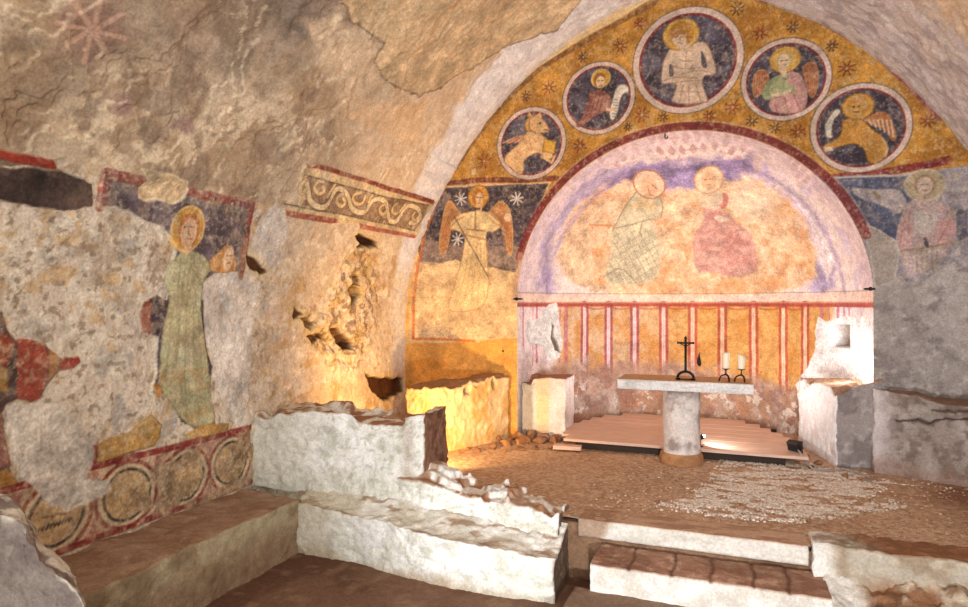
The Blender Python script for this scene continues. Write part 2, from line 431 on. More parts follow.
    hc = fac(830 + 410 / 4.333, 150 + 152 / 4.333)
    p.ell(hc, .185, .165, rgb(170, 152, 122), .9, part=5, var=.4, wear=.2); p.ell(hc, .185, .165, rgb(190, 180, 162), .6, ring=.02, wear=.3)
    p.ell(hc, .10, .11, rgb(140, 112, 84), .8, part=5)
    p.ell((hc[0], hc[1] - .01), .07, .095, rgb(188, 168, 154), 1, part=5)
    p.line([(hc[0] - .035, hc[1] + .005), (hc[0] - .012, hc[1] + .005)], .01, rgb(110, 88, 80)); p.line([(hc[0] + .012, hc[1] + .005), (hc[0] + .035, hc[1] + .005)], .01, rgb(110, 88, 80))
    p.line([(hc[0] - .02, hc[1] - .055), (hc[0] + .02, hc[1] - .055)], .01, rgb(140, 88, 80))
    p.line(T(QS, [(14, 120), (80, 210), (148, 322)]), .022, rgb(188, 184, 170), .85)
    p.line(T(QS, [(14, 121), (200, 114), (345, 108)]), .018, rgb(190, 184, 172), .7, wear=.3)
    # grey-beige loss beside the arch
    p.poly(T(QS, [(140, 322), (200, 340), (282, 395), (298, 450), (280, 560), (200, 600), (190, 560), (175, 440)]), rgb(164, 152, 142), .9, wig=.012, edge=rgb(198, 190, 186))
    # ---- dark red band round the apse arch
    t = np.linspace(.35, math.pi - .28, 60)
    band = [(ACX + (AR + .055) * math.cos(a), ASP + (AR + .055) * math.sin(a)) for a in t]
    p.line(band, .095, rgb(120, 54, 56), .95, wig=.006, wear=.12, part=1)
    p.line([(ACX + (AR + .115) * math.cos(a), ASP + (AR + .115) * math.sin(a)) for a in t[:-8]], .016, rgb(190, 160, 140), .6, wear=.4)
    t2 = np.linspace(math.pi - .30, math.pi, 8)
    p.line([(ACX + (AR + .04) * math.cos(a), ASP + (AR + .04) * math.sin(a)) for a in t2], .07, rgb(190, 150, 130), .6)
    # ---- five medallions
    meds = [((531.6, 143.3), 35.5, 6), ((599, 98), 36.5, 9), ((688.4, 60), 54.5, 12), ((786.4, 79.2), 43.5, 15), ((861.2, 127.7), 48, 18)]
    cent = []
    for (c, r, k) in meds:
        c0 = fac(*c); rx = (fac(c[0] + r, c[1])[0] - fac(c[0] - r, c[1])[0]) / 2
        rz = fac(c[0], c[1] - r)[1] - c0[1]
        R = (rx + rz) / 2; c0 = ((fac(c[0] + r, c[1])[0] + fac(c[0] - r, c[1])[0]) / 2, c0[1])
        cent.append((c0, R))
        p.ell(c0, R, R, RINGC, 1, part=k, rough=.2, var=.2)
        p.ell(c0, R, R, rgb(92, 74, 66), .8, ring=.012)
        p.ell(c0, R * .845, R * .845, NIGHT, 1, part=k + 1, var=.45)
        p.ell(c0, R * .86, R * .86, rgb(120, 50, 52), .95, ring=R * .055, part=k)
        p.ell(c0, R * .89, R * .89, rgb(228, 214, 200), .6, ring=.01)
        g = sstep(R * .83, R * .8, np.hypot(U - c0[0], Vv - c0[1]))
        p.blotch(6, .46, .62, rgb(112, 108, 122), .6, k, region=g)
        p.blotch(9, .48, .62, NIGHT_D, .7, k + 1, region=g)
    # 1: winged beast with a book
    Q = (470, 0, 3.196); q = 8
    p.poly(T(Q, [(98, 458), (130, 438), (178, 428), (205, 420), (200, 446), (150, 456)]), rgb(178, 112, 88), .95, smooth=2, part=q)
    for k in range(4): p.line(T(Q, [(104 + 18 * k, 457), (150 + 12 * k, 434)]), .012, rgb(224, 190, 150), .8)
    p.ell(fac(470 + 206 / 3.196, 398 / 3.196), .125, .125, rgb(206, 158, 88), .95, part=q)
    p.ell(fac(470 + 206 / 3.196, 398 / 3.196), .125, .125, rgb(150, 100, 56), .9, ring=.014)
    beast = rgb(222, 178, 126)
    p.poly(T(Q, [(182, 420), (215, 415), (250, 450), (262, 485), (268, 505), (240, 512), (228, 492), (212, 488), (190, 496), (168, 516), (172, 545), (160, 562), (142, 548), (128, 532), (112, 524), (106, 506), (128, 482), (160, 456)]), beast, 1, smooth=2, part=q, edge=rgb(146, 98, 70), edgew=.012)
    p.poly(T(Q, [(190, 380), (205, 372), (222, 374), (240, 388), (254, 410), (250, 424), (228, 426), (205, 424), (188, 410)]), beast, 1, smooth=2, part=q, edge=rgb(140, 92, 66))
    p.poly(T(Q, [(182, 372), (190, 356), (202, 374)]), beast, 1, part=q); p.poly(T(Q, [(212, 370), (226, 358), (230, 380)]), beast, 1, part=q)
    p.ell(fac(470 + 224 / 3.196, 394 / 3.196), .018, .014, rgb(80, 50, 40)); p.line(T(Q, [(234, 414), (252, 416)]), .012, rgb(120, 70, 56))
    p.poly(T(Q, [(238, 444), (276, 452), (270, 492), (232, 482)]), rgb(208, 160, 70), 1, part=q, edge=rgb(120, 80, 44))
    p.line(T(Q, [(228, 500), (262, 520), (270, 500)]), .03, rgb(214, 172, 122), 1, part=q)
    for pts in ([(190, 440), (196, 480)], [(150, 480), (165, 500)], [(215, 440), (236, 470)]): p.line(T(Q, pts), .012, rgb(170, 116, 82), .7)
    # 2: prophet with scroll
    q = 11
    p.poly(T(Q, [(385, 292), (418, 284), (446, 300), (458, 330), (440, 352), (402, 368), (352, 408), (338, 402), (360, 372), (376, 330)]), rgb(152, 96, 84), .9, smooth=2, part=q, wear=.15, edge=rgb(110, 62, 60))
    p.poly(T(Q, [(395, 300), (440, 310), (446, 340), (410, 356), (388, 340)]), rgb(184, 136, 120), .6, smooth=1)
    for k in range(4): p.line(T(Q, [(392 + 12 * k, 300), (372 + 14 * k, 372 - 6 * k)]), .01, rgb(116, 66, 60), .8)
    p.ell(fac(470 + 418 / 3.196, 250 / 3.196), .118, .112, rgb(208, 158, 66), 1, part=q); p.ell(fac(470 + 418 / 3.196, 250 / 3.196), .118, .112, rgb(224, 200, 140), .8, ring=.014)
    p.ell(fac(470 + 414 / 3.196, 256 / 3.196), .075, .095, rgb(150, 104, 62), 1, part=q)
    p.ell(fac(470 + 417 / 3.196, 262 / 3.196), .055, .075, rgb(222, 188, 148), 1, part=q)
    p.line(T(Q, [(408, 258), (414, 258)]), .01, rgb(90, 60, 50)); p.line(T(Q, [(420, 258), (426, 258)]), .01, rgb(90, 60, 50)); p.line(T(Q, [(412, 274), (424, 274)]), .009, rgb(150, 84, 70))
    p.poly(T(Q, [(466, 284), (480, 268), (504, 272), (510, 296), (490, 298), (480, 320), (472, 362), (458, 388), (444, 376), (452, 330)]), rgb(226, 216, 200), .95, smooth=1, part=q, edge=rgb(120, 100, 92))
    for k in range(7): p.line(T(Q, [(460 - k, 318 + 9 * k), (474 - k, 320 + 9 * k)]), .007, rgb(90, 70, 66), .7)
    p.line(T(Q, [(440, 350), (462, 352)]), .04, rgb(218, 180, 150), 1, part=q)
    # 3: bare-chested figure with crossed arms
    Q = (620, 0, 5.057); q = 14
    cc = fac(620 + 308 / 5.057, 173 / 5.057)
    p.poly(T(Q, [(250, 250), (300, 232), (340, 226), (385, 215), (425, 208), (445, 225), (470, 290), (487, 352), (478, 380), (420, 378), (415, 430), (445, 502), (440, 520), (250, 526), (278, 470), (290, 415), (225, 424), (206, 412), (214, 340), (228, 285)]), rgb(206, 180, 156), 1, smooth=2, part=q, edge=rgb(140, 110, 96))
    p.poly(T(Q, [(250, 330), (262, 322), (276, 386), (246, 390)]), NIGHT, .95, smooth=1, part=13); p.poly(T(Q, [(408, 256), (420, 262), (448, 340), (412, 346)]), NIGHT, .95, smooth=1, part=13)
    p.ell(cc, .205, .185, rgb(206, 160, 78), 1, part=q, var=.3); p.ell(cc, .15, .15, rgb(176, 122, 58), .7, part=q); p.ell(cc, .205, .185, rgb(150, 110, 60), .8, ring=.014)
    p.ell(fac(620 + 300 / 5.057, 195 / 5.057), .078, .12, rgb(214, 186, 158), 1, rot=.35, part=q)
    p.poly(T(Q, [(262, 170), (290, 150), (330, 150), (352, 190), (356, 235), (372, 240), (340, 232), (338, 200), (318, 172), (280, 180), (262, 205)]), rgb(166, 116, 66), .85, smooth=1)
    p.line(T(Q, [(300, 215), (318, 238), (345, 232)]), .06, rgb(206, 178, 152), .9, part=q)
    p.line(T(Q, [(284, 186), (296, 182)]), .012, rgb(110, 80, 66)); p.line(T(Q, [(306, 184), (318, 186)]), .012, rgb(110, 80, 66)); p.line(T(Q, [(302, 186), (304, 204)]), .01, rgb(150, 110, 90)); p.line(T(Q, [(294, 216), (310, 217)]), .012, rgb(140, 84, 70))
    for pts in ([(212, 410), (300, 385), (390, 395)], [(480, 375), (400, 350), (300, 380)], [(290, 415), (415, 405)], [(262, 335), (330, 350), (405, 340)], [(335, 260), (332, 340)], [(300, 300), (330, 312), (390, 300)], [(345, 430), (350, 520)], [(320, 430), (300, 515)], [(385, 430), (410, 515)], [(275, 460), (430, 465)]):
        p.line(T(Q, pts), .013, rgb(156, 122, 104), .75, smooth=1, wear=.2)
    # 4: winged youth in green and rose
    Q = (700, 0, 3.194); q = 17
    for w in ([(205, 285), (176, 318), (168, 285), (170, 245), (188, 220), (214, 226), (222, 258)], [(328, 215), (352, 195), (376, 205), (378, 262), (366, 310), (352, 312), (338, 262)]):
        p.poly(T(Q, w), rgb(168, 104, 72), .95, smooth=2, part=q, wear=.1, edge=rgb(206, 150, 100))
    for k in range(4):
        p.line(T(Q, [(346 + 7 * k, 215), (352 + 6 * k, 295)]), .01, rgb(206, 156, 110), .7); p.line(T(Q, [(180 + 8 * k, 235), (176 + 7 * k, 295)]), .01, rgb(206, 156, 110), .6)
    p.poly(T(Q, [(228, 300), (255, 240), (300, 226), (325, 240), (345, 285), (340, 352), (280, 366), (215, 352)]), rgb(194, 146, 140), .95, smooth=2, part=q, var=.3)
    p.poly(T(Q, [(200, 290), (212, 262), (250, 236), (290, 232), (272, 262), (310, 280), (302, 302), (262, 292), (225, 320), (200, 318)]), rgb(146, 154, 112), .95, smooth=2, part=q)
    for pts in ([(240, 315), (300, 285)], [(270, 310), (282, 360)], [(300, 305), (320, 350)], [(240, 325), (245, 355)]): p.line(T(Q, pts), .012, rgb(150, 96, 96), .8)
    p.line(T(Q, [(232, 305), (265, 300), (285, 290)]), .04, rgb(216, 190, 160), .9, part=q)
    cc = fac(700 + 272 / 3.194, 189 / 3.194)
    p.ell(cc, .158, .145, rgb(208, 164, 80), 1, part=q); p.ell(cc, .158, .145, rgb(150, 104, 56), .8, ring=.014); p.ell(cc, .158 * .82, .145 * .82, rgb(176, 130, 66), .6, ring=.012)
    p.ell((cc[0], cc[1] - .005), .085, .1, rgb(190, 160, 104), 1, part=q); p.ell((cc[0] - .012, cc[1] - .02), .06, .085, rgb(222, 196, 164), 1, part=q)
    p.line([(cc[0] - .045, cc[1] - .01), (cc[0] - .02, cc[1] - .01)], .01, rgb(100, 74, 60)); p.line([(cc[0], cc[1] - .01), (cc[0] + .025, cc[1] - .01)], .01, rgb(100, 74, 60)); p.line([(cc[0] - .03, cc[1] - .06), (cc[0] + .01, cc[1] - .06)], .009, rgb(150, 90, 80))
    p.line(T(Q, [(262, 220), (270, 238)]), .06, rgb(214, 186, 156), .9, part=q)
    # 5: winged lion with a scroll
    q = 20
    p.poly(T(Q, [(525, 382), (568, 354), (598, 358), (618, 388), (630, 440), (616, 458), (590, 412), (545, 402)]), rgb(170, 112, 70), .98, smooth=2, part=q)
    for k in range(6): p.line(T(Q, [(540 + 14 * k, 384), (548 + 14 * k, 398 + 8 * k)]), .016, rgb(220, 196, 170), .9)
    p.poly(T(Q, [(455, 385), (490, 370), (525, 384), (548, 412), (590, 440), (602, 480), (592, 502), (560, 528), (532, 516), (528, 476), (492, 456), (440, 470), (400, 480), (394, 464), (432, 448), (452, 428)]), rgb(190, 136, 66), 1, smooth=2, part=q, edge=rgb(120, 80, 44))
    p.line(T(Q, [(592, 500), (600, 470), (580, 440)]), .02, rgb(210, 190, 150), .8, smooth=1)
    cc = fac(700 + 505 / 3.194, 340 / 3.194)
    p.ell(cc, .155, .14, rgb(196, 146, 70), 1, part=q); p.ell(cc, .155, .14, rgb(140, 96, 50), .8, ring=.016)
    p.ell(cc, .10, .11, rgb(182, 130, 66), 1, part=q); p.ell((cc[0] - .02, cc[1] - .02), .06, .07, rgb(204, 154, 84), 1, part=q)
    p.ell((cc[0] - .045, cc[1]), .012, .01, rgb(70, 44, 30)); p.ell((cc[0] + .01, cc[1]), .012, .01, rgb(70, 44, 30)); p.line([(cc[0] - .05, cc[1] - .055), (cc[0] + .01, cc[1] - .06)], .014, rgb(100, 60, 40))
    p.poly(T(Q, [(398, 398), (416, 366), (432, 348), (450, 350), (446, 364), (426, 385), (420, 428), (426, 442), (402, 442)]), rgb(224, 214, 196), .97, smooth=1, part=q, edge=rgb(110, 90, 80))
    p.poly(T(Q, [(395, 468), (425, 470), (424, 482), (400, 485)]), rgb(220, 200, 170), .9, part=q)
    fm = (p.id > 0).astype(float)
    p.blotch(18, .52, .66, rgb(212, 184, 150), .32, 27, region=fm); p.blotch(36, .55, .66, rgb(216, 196, 168), .35, 28, region=fm)
    # ---- geometry
    rel = (fbm(P, 2.2, 4, 31) - .5) * .05 + (fbm(P, 11, 4, 32) - .5) * .012 * (0.4 + p.R)
    rel = np.where(U < XL + .1, 0, rel)
    dj = np.abs(np.hypot(U - ACX, np.maximum(Vv - ASP, 0)) - AR)
    rel = rel * sstep(0, .25, dj)
    V3 = np.stack([U, FY - rel, Vv], 1)
    F = grid_faces(len(xs), len(zs))
    cx = U[F].mean(1); cz = Vv[F].mean(1)
    hz = np.maximum(cz - ASP, 0)
    keep = np.hypot(cx - ACX, hz) > AR
    # inside the barrel outline (small overlap hidden behind the plaster)
    zz = PROF[: len(PROF) // 2, 1]; xx = PROF[: len(PROF) // 2, 0]
    half = XC - np.interp(cz, zz, xx)
    keep &= (np.abs(cx - XC) < half + .04) & (cz < zz.max())
    F = F[keep]
    tab = {}
    tab[1] = ('starry_arch_fresco', None, ('ochre painted field with small dark stars curving above the apse arch', 'fresco'))
    def grp(name, label, group=None):
        e = empty(name, (0, 0, 0)); tag(e, label, 'fresco', group); return e
    ang = grp('angel_fresco', 'fresco of a winged angel in cream robe with golden halo, left of the apse arch')
    ang.location = (-3.3, FY, 1.6)
    sai = grp('saint_fresco', 'faded fresco of a haloed winged saint on blue-grey ground, right of the apse arch')
    sai.location = (1.9, FY, 2.2)
    for k, n in ((2, 'painted_ground'), (3, 'painted_figure')): tab[k] = (n, ang, None)
    for k, n in ((4, 'painted_ground'), (5, 'painted_figure')): tab[k] = (n, sai, None)
    labs = ['round fresco medallion with a pale winged beast holding a book, lowest on the left side',
            'round fresco medallion with a haloed prophet in reddish robe holding a white scroll',
            'largest round fresco medallion, at the top, with a bare-chested haloed figure crossing his arms',
            'round fresco medallion with a winged haloed youth in green and pink',
            'round fresco medallion with a brown winged lion holding a white scroll, lowest on the right']
    for (c0, R), lb, k in zip(cent, labs, (6, 9, 12, 15, 18)):
        e = grp('fresco_medallion', lb, 'round medallions above the apse arch'); e.location = (c0[0], FY, c0[1])
        for d, n in enumerate(('border', 'painted_ground', 'painted_figure')): tab[k + d] = (n, e, None)
    return V3, F, p.cols(), p.id, tab
bpy.context.view_layer.update()
_fw = build_front_wall()
def emit(V3, F, C, vid, tab, base, bmat=None, fmat=None):
    fid = vid[F[:, 0]]
    for k in np.unique(fid):
        f = F[fid == k]
        if k == 0:
            tag(sub_mesh(base, V3, f, C, bmat or M_WALL), kind='structure'); continue
        nm, par, tg = tab[int(k)]
        off = np.array(par.location) if par else np.zeros(3)
        o = sub_mesh(nm, V3 - off, f, C, fmat or M_FRESCO, par)
        if tg: tag(o, *tg)
emit(*_fw, 'wall_back')

# ================================================================== APSE SHELL
def build_apse():
    th = np.linspace(0, math.pi, 620)
    z1 = np.arange(0, ASP, .0105); ph = np.linspace(0, math.pi / 2 - .012, 300)
    n1 = len(z1); nv = n1 + len(ph)
    r = np.concatenate([np.ones(n1), np.cos(ph)]) * AR
    z = np.concatenate([z1, ASP + AR * np.sin(ph)])
    TH, RR = np.meshgrid(th, r, indexing='ij'); _, ZZ = np.meshgrid(th, z, indexing='ij')
    X = (ACX + RR * np.cos(TH)).ravel(); Y = (FY + RR * np.sin(TH)).ravel(); Z = ZZ.ravel(); TH = TH.ravel()
    P = np.stack([X, Y, Z], 1)
    p = Paint(X, Z, P, rgb(232, 214, 206))
    A = lambda *pts: tr(aps, (0, 0, 1), pts)
    QC = (510, 120, 2.1676); QF = (590, 150, 4.333)
    T = lambda q, pts: tr(aps, q, pts)
    conch = (Z > ASP - .02).astype(float)
    # conch ground
    p.id[Z > ASP - .005] = 1
    p.blotch(3, .4, .6, rgb(240, 224, 222), .8, 2, region=conch)
    p.blotch(4, .5, .65, rgb(206, 190, 210), .7, 3, region=conch)
    # lilac sky
    p.poly(T(QC, [(60, 260), (85, 215), (120, 165), (160, 125), (215, 92), (260, 100), (310, 86), (360, 92), (420, 86), (480, 88), (520, 64), (560, 90), (610, 130), (650, 180), (690, 240), (705, 330), (700, 375), (640, 380), (672, 300), (660, 240), (600, 175), (540, 125), (470, 150), (300, 160), (200, 150), (130, 190), (95, 250), (84, 320), (110, 380), (50, 385)]), LILAC, .85, soft=.06, wig=.05, smooth=1, wear=.25, var=.4)
    p.poly(T(QC, [(200, 135), (240, 110), (300, 92), (360, 96), (440, 86), (505, 80), (540, 110), (480, 140), (440, 165), (330, 158), (260, 150), (225, 165)]), rgb(146, 130, 170), .85, soft=.05, wig=.04, var=.5)
    p.poly(T(QF, [(140, 122), (180, 90), (225, 80), (232, 100), (190, 145)]), rgb(92, 74, 96), .8, wig=.03, soft=.03)
    # peach mandorla
    p.poly(T(QC, [(104, 300), (112, 240), (150, 180), (200, 140), (260, 130), (330, 155), (400, 150), (470, 128), (530, 120), (590, 165), (640, 220), (668, 290), (664, 345), (600, 372), (500, 384), (350, 388), (220, 380), (120, 350)]), rgb(230, 194, 158), .95, soft=.06, wig=.07, smooth=2, var=.4)
    mand = np.zeros(p.n); i = p._box(T(QC, [(100, 110), (670, 390)]), 0)
    sd = p.sd_poly(i, T(QC, [(104, 300), (112, 240), (150, 180), (200, 140), (260, 130), (330, 155), (400, 150), (470, 128), (530, 120), (590, 165), (640, 220), (668, 290), (664, 345), (600, 372), (350, 388), (120, 350)]), .05)
    mand[i] = sstep(.04, -.06, sd)
    p.blotch(3.2, .40, .7, rgb(222, 174, 130), .7, 5, region=mand)
    p.blotch(5, .44, .7, rgb(214, 158, 108), .7, 6, region=mand * sstep(2.75, 2.1, Z))
    p.blotch(4, .48, .72, rgb(240, 218, 188), .7, 8, region=mand)
    p.blotch(9, .5, .7, rgb(206, 140, 92), .5, 9, region=mand)
    # bleached right-hand loss
    p.poly(T(QC, [(560, 95), (605, 120), (640, 160), (690, 230), (705, 300), (690, 350), (668, 300), (655, 230), (620, 180), (575, 140)]), rgb(244, 228, 226), .85, wig=.03, soft=.03)
    p.poly(T(QC, [(470, 150), (520, 110), (560, 130), (590, 170), (570, 215), (520, 225), (478, 205)]), rgb(246, 226, 204), .6, wig=.12, soft=.2, smooth=1)
    p.poly(T(QC, [(525, 75), (548, 80), (545, 118), (530, 120)]), rgb(224, 200, 190), .7, soft=.03)
    # figure with the checked robe
    bodyL = T(QF, [(205, 170), (240, 180), (300, 190), (320, 240), (310, 290), (262, 300), (272, 335), (306, 400), (306, 460), (296, 560), (200, 580), (110, 586), (60, 560), (80, 480), (98, 420), (94, 350), (130, 280), (160, 220)])
    p.poly(bodyL, rgb(208, 198, 168), .95, smooth=2, part=2, soft=.03, var=.25)
    p.poly(T(QF, [(160, 250), (215, 205), (270, 215), (300, 250), (262, 262), (200, 250)]), rgb(226, 196, 150), .8, smooth=2, soft=.04)
    bl = np.zeros(p.n); i = p._box(bodyL, .0); bl[i] = sstep(.0, -.03, p.sd_poly(i, bodyL, 0)) 
    uu, vv = X + .45 * Z, Z - .62 * X
    g = np.minimum(np.abs((uu / .105) % 1 - .5), np.abs((vv / .095) % 1 - .5))
    gm = sstep(.07, .02, g) * bl * sstep(2.95, 2.7, Z) * .5
    p.C = p.C * (1 - gm[:, None]) + rgb(128, 118, 104) * gm[:, None]
    for pts in ([(100, 340), (190, 320), (262, 300)], [(60, 550), (130, 500), (200, 575)], [(205, 175), (150, 240), (96, 350)], [(300, 200), (318, 240), (308, 290)], [(230, 300), (215, 360)]): p.line(T(QF, pts), .014, rgb(140, 124, 100), .7, smooth=1)
    p.ell(aps(590 + 258 / 4.333, 150 + 150 / 4.333), .20, .155, rgb(230, 200, 168), .9, part=2, soft=.03); p.ell(aps(590 + 258 / 4.333, 150 + 150 / 4.333), .20, .155, rgb(180, 124, 90), .8, ring=.018)
    p.ell(aps(590 + 258 / 4.333, 150 + 162 / 4.333), .10, .11, rgb(222, 180, 146), .9, part=2, soft=.03)
    p.line(T(QF, [(268, 150), (290, 166)]), .014, rgb(170, 110, 84), .8); p.line(T(QF, [(250, 160), (258, 190), (272, 196)]), .012, rgb(170, 110, 84), .8)
    p.line(T(QF, [(0, 325), (100, 328)]), .02, rgb(200, 120, 80), .6)
    # figure in rose
    bodyR = T(QF, [(492, 250), (560, 255), (600, 280), (640, 320), (690, 350), (716, 410), (728, 500), (720, 530), (640, 556), (560, 535), (500, 530), (462, 525), (446, 450), (446, 370), (480, 330), (494, 300)])
    p.poly(bodyR, rgb(206, 158, 150), .9, smooth=2, part=3, soft=.03, var=.3, wear=.12)
    br = np.zeros(p.n); i = p._box(bodyR, 0); br[i] = sstep(0, -.05, p.sd_poly(i, bodyR, 0))
    p.blotch(9, .48, .62, rgb(190, 130, 124), .6, 12, region=br); p.blotch(13, .54, .64, rgb(232, 180, 160), .6, 13, region=br)
    p.poly(T(QF, [(465, 165), (520, 155), (570, 170), (600, 200), (590, 240), (550, 258), (500, 250), (470, 220)]), rgb(226, 206, 180), .95, smooth=2, part=3, soft=.03)
    p.poly(T(QF, [(572, 180), (600, 190), (600, 235), (576, 256), (556, 246), (578, 220)]), rgb(206, 130, 120), .85, smooth=1, part=3)
    p.poly(T(QF, [(536, 290), (560, 280), (600, 296), (590, 312), (548, 308)]), rgb(230, 214, 190), .9, smooth=1)
    hc = aps(590 + 515 / 4.333, 150 + 130 / 4.333)
    p.ell(hc, .185, .145, rgb(240, 214, 178), .97, part=3); p.ell(hc, .185, .145, rgb(206, 156, 120), .8, ring=.018)
    p.ell(hc, .10, .10, rgb(230, 186, 150), .9, part=3)
    for dx in (-.04, .035): p.line([(hc[0] + dx - .02, hc[1] + .01), (hc[0] + dx + .015, hc[1] + .01)], .012, rgb(170, 110, 84), .8)
    p.line([(hc[0] - .03, hc[1] - .045), (hc[0] + .02, hc[1] - .045)], .012, rgb(180, 110, 90), .8)
    p.line(T(QF, [(380, 175), (470, 190), (500, 215)]), .09, rgb(234, 206, 170), .7, smooth=1, soft=.03)
    fb = [aps(*q) for q in ((570, 190), (600, 172), (625, 163), (650, 160), (690, 160), (730, 157), (765, 151), (790, 165), (815, 190))]
    FBX = [q[0] for q in fb]; FBZ = [q[1] for q in fb]
    # feathered white crown of the conch
    top = sstep(0, .06, Z + .1 * p.wu + .05 * np.cos(X * 9) - np.interp(X, FBX, FBZ)) * (np.abs(X - ACX) < 1.45)
    k = top[:, None]; p.C = p.C * (1 - k * .9) + rgb(244, 228, 222) * k * .9
    row = np.floor((Z - 3.0) / .075); fx = (((X - ACX) * 7.5 + row * .5 + p.wu * .5) % 1); fz = ((Z - 3.0) / .075) % 1
    fe = sstep(.5, .25, np.abs(fx - .5) * 1.0 + np.abs(fz - .4) * .7) * top * .7
    p.C = p.C * (1 - fe[:, None]) + rgb(196, 150, 150) * fe[:, None]
    # side borders
    t = np.linspace(.02, math.pi - .02, 60)
    for rr, w, c, a in ((AR - .02, .05, rgb(226, 206, 214), .7), (AR - .17, .03, rgb(166, 146, 190), .6)):
        p.line([(ACX + rr * math.cos(a_), ASP + rr * math.sin(a_)) for a_ in t], w, c, a, wig=.02, soft=.03, wear=.3)
    # cornice line
    p.line([(ACX - AR, ASP + .05), (ACX + AR, ASP + .05)], .11, rgb(234, 204, 184), .8, wear=.2)
    p.line([(ACX - AR, ASP + .115), (ACX + AR, ASP + .115)], .012, rgb(150, 110, 100), .6)
    # ---- dado
    dado = (Z < ASP).astype(float)
    side = np.abs(TH - math.pi / 2)
    p.id[(Z < ASP - .005) & (Z > .02)] = 4
    base = sstep(1.12, .95, side)
    m = dado[:, None] * base[:, None]
    gold = rgb(212, 164, 100); warm = rgb(208, 174, 140)
    xm = sstep(-1.6, -.3, X)[:, None]
    p.C = np.where(dado[:, None] > 0, rgb(238, 222, 220), p.C)
    p.C = p.C * (1 - m) + (warm * (1 - xm) + gold * xm) * m
    p.blotch(5, .45, .62, rgb(196, 132, 62), .6, 21, region=dado * base)
    p.blotch(13, .5, .64, rgb(190, 136, 84), .55, 22, region=dado * base)
    p.blotch(4, .5, .64, rgb(206, 190, 200), .6, 23, region=dado * (1 - base))
    # columns painted round the shell: coordinates along the wall
    p.U = TH * AR
    def thx(px, py=335):
        x, z = aps(px, py); return AR * math.acos(max(-1, min(1, (x - ACX) / AR)))
    for px in (584.6, 608.6, 634.6, 663.6, 692.6, 722.3, 753.6, 783.2, 805.3):
        c = thx(px); w = .058
        lilac = sstep(-.3, -1.6, aps(px, 335)[0])
        rc = rgb(176, 84, 66) * (1 - lilac) + rgb(158, 84, 96) * lilac
        p.line([(c, .55), (c, 1.72)], .135, rc, .9, wig=.004, var=.3, wear=.12)
        p.line([(c, .55), (c, 1.70)], .052, rgb(240, 200, 170) * (1 - lilac) + rgb(236, 206, 206) * lilac, .95, wig=.003)
        p.line([(c, .5), (c, 1.6)], .012, rgb(150, 90, 70), .3, wear=.5)
    for px, w, z0 in ((566, .05, .9), (560, .02, .9), (548, .03, 1.0), (537, .04, .95), (533, .015, .9), (523, .035, 1.2), (822, .05, 1.3), (829, .02, 1.3), (838, .04, 1.45), (844, .03, 1.4), (849, .02, 1.5)):
        c = thx(px)
        p.line([(c, z0), (c, 1.70)], w * 1.4, rgb(190, 110, 134), .75, wig=.006, wear=.35)
    p.line([(0, 1.735), (math.pi * AR, 1.735)], .06, rgb(168, 76, 66), .9, wig=.006, wear=.1)
    p.line([(0, 1.765), (math.pi * AR, 1.765)], .02, rgb(214, 160, 140), .8)
    # little swags between columns
    cs = [thx(q) for q in (584.6, 608.6, 634.6, 663.6, 692.6, 722.3, 753.6, 783.2, 805.3)]
    for a, b in zip(cs[:-1], cs[1:]):
        p.line([(a, 1.70), ((a + b) / 2, 1.655), (b, 1.70)], .022, rgb(176, 90, 72), .7, smooth=2)
    # lost lower zone
    zl = Z + .28 * p.wu + .15 * p.wv + .16 * p.var
    low = sstep(.98, .72, zl + .22 * sstep(-.8, .6, X)) * dado * sstep(1.30, 1.2, side)
    k = low[:, None] * .88; p.C = p.C * (1 - k) + rgb(172, 138, 120) * k; p.R = np.maximum(p.R, low * .9)
    p.blotch(4, .48, .62, rgb(196, 176, 164), .8, 25, region=low); p.blotch(6, .46, .66, rgb(148, 114, 104), .7, 26, region=low)
    p.blotch(9, .58, .64, rgb(226, 214, 204), .8, 27, region=low * sstep(.75, .5, Z)); p.blotch(5, .55, .68, rgb(190, 130, 100), .45, 28, region=low)
    # bare patches on the jambs
    p.U = X
    p.U = TH * AR
    def W(px, py): 
        x, z = aps(px, py); return (AR * math.acos(max(-1, min(1, (x - ACX) / AR))), z)
    p.poly([W(*q) for q in ((528, 322), (540, 318), (548, 305), (556, 302), (560, 320), (563, 345), (560, 358), (548, 362), (544, 345), (530, 344), (526, 334))], rgb(214, 214, 214), 1, wig=.02, rough=.8, part=None, raise_=-.012)
    p.poly([W(*q) for q in ((553, 322), (556, 326), (555, 336), (559, 344), (561, 353), (556, 350), (552, 338), (553, 330))], rgb(120, 104, 96), 1, wig=.02, raise_=-.05)
    p.poly([W(*q) for q in ((815, 330), (818, 316), (826, 322), (842, 316), (858, 320), (872, 314), (872, 400), (800, 400), (795, 385), (808, 368), (816, 350))], rgb(246, 240, 240), 1, wig=.03, rough=.6)
    # ---- geometry
    rel = (fbm(P, 2.5, 4, 41) - .5) * .04 + (fbm(P, 12, 4, 42) - .5) * .012 * (.4 + p.R) + p.D
    rel *= sstep(0, .12, TH * AR) * sstep(0, .12, (math.pi - TH) * AR)
    # square wall recess in the right jamb
    c0 = W(831, 336); c1 = W(850, 336); c = ((c0[0] + c1[0]) / 2, W(840, 336)[1]); dz = .14
    inside = (np.abs(p.U - c[0]) < abs(c1[0] - c0[0]) / 2 + .02 * p.wu) & (np.abs(Z - c[1] + .02 * p.wv) < dz)
    hole = inside
    rel[hole] = -.22; p.C[hole] = rgb(176, 160, 150)
    nx, ny = np.cos(TH) * (RR.ravel() / AR), np.sin(TH) * (RR.ravel() / AR)
    nz = np.sqrt(np.clip(1 - nx ** 2 - ny ** 2, 0, 1))
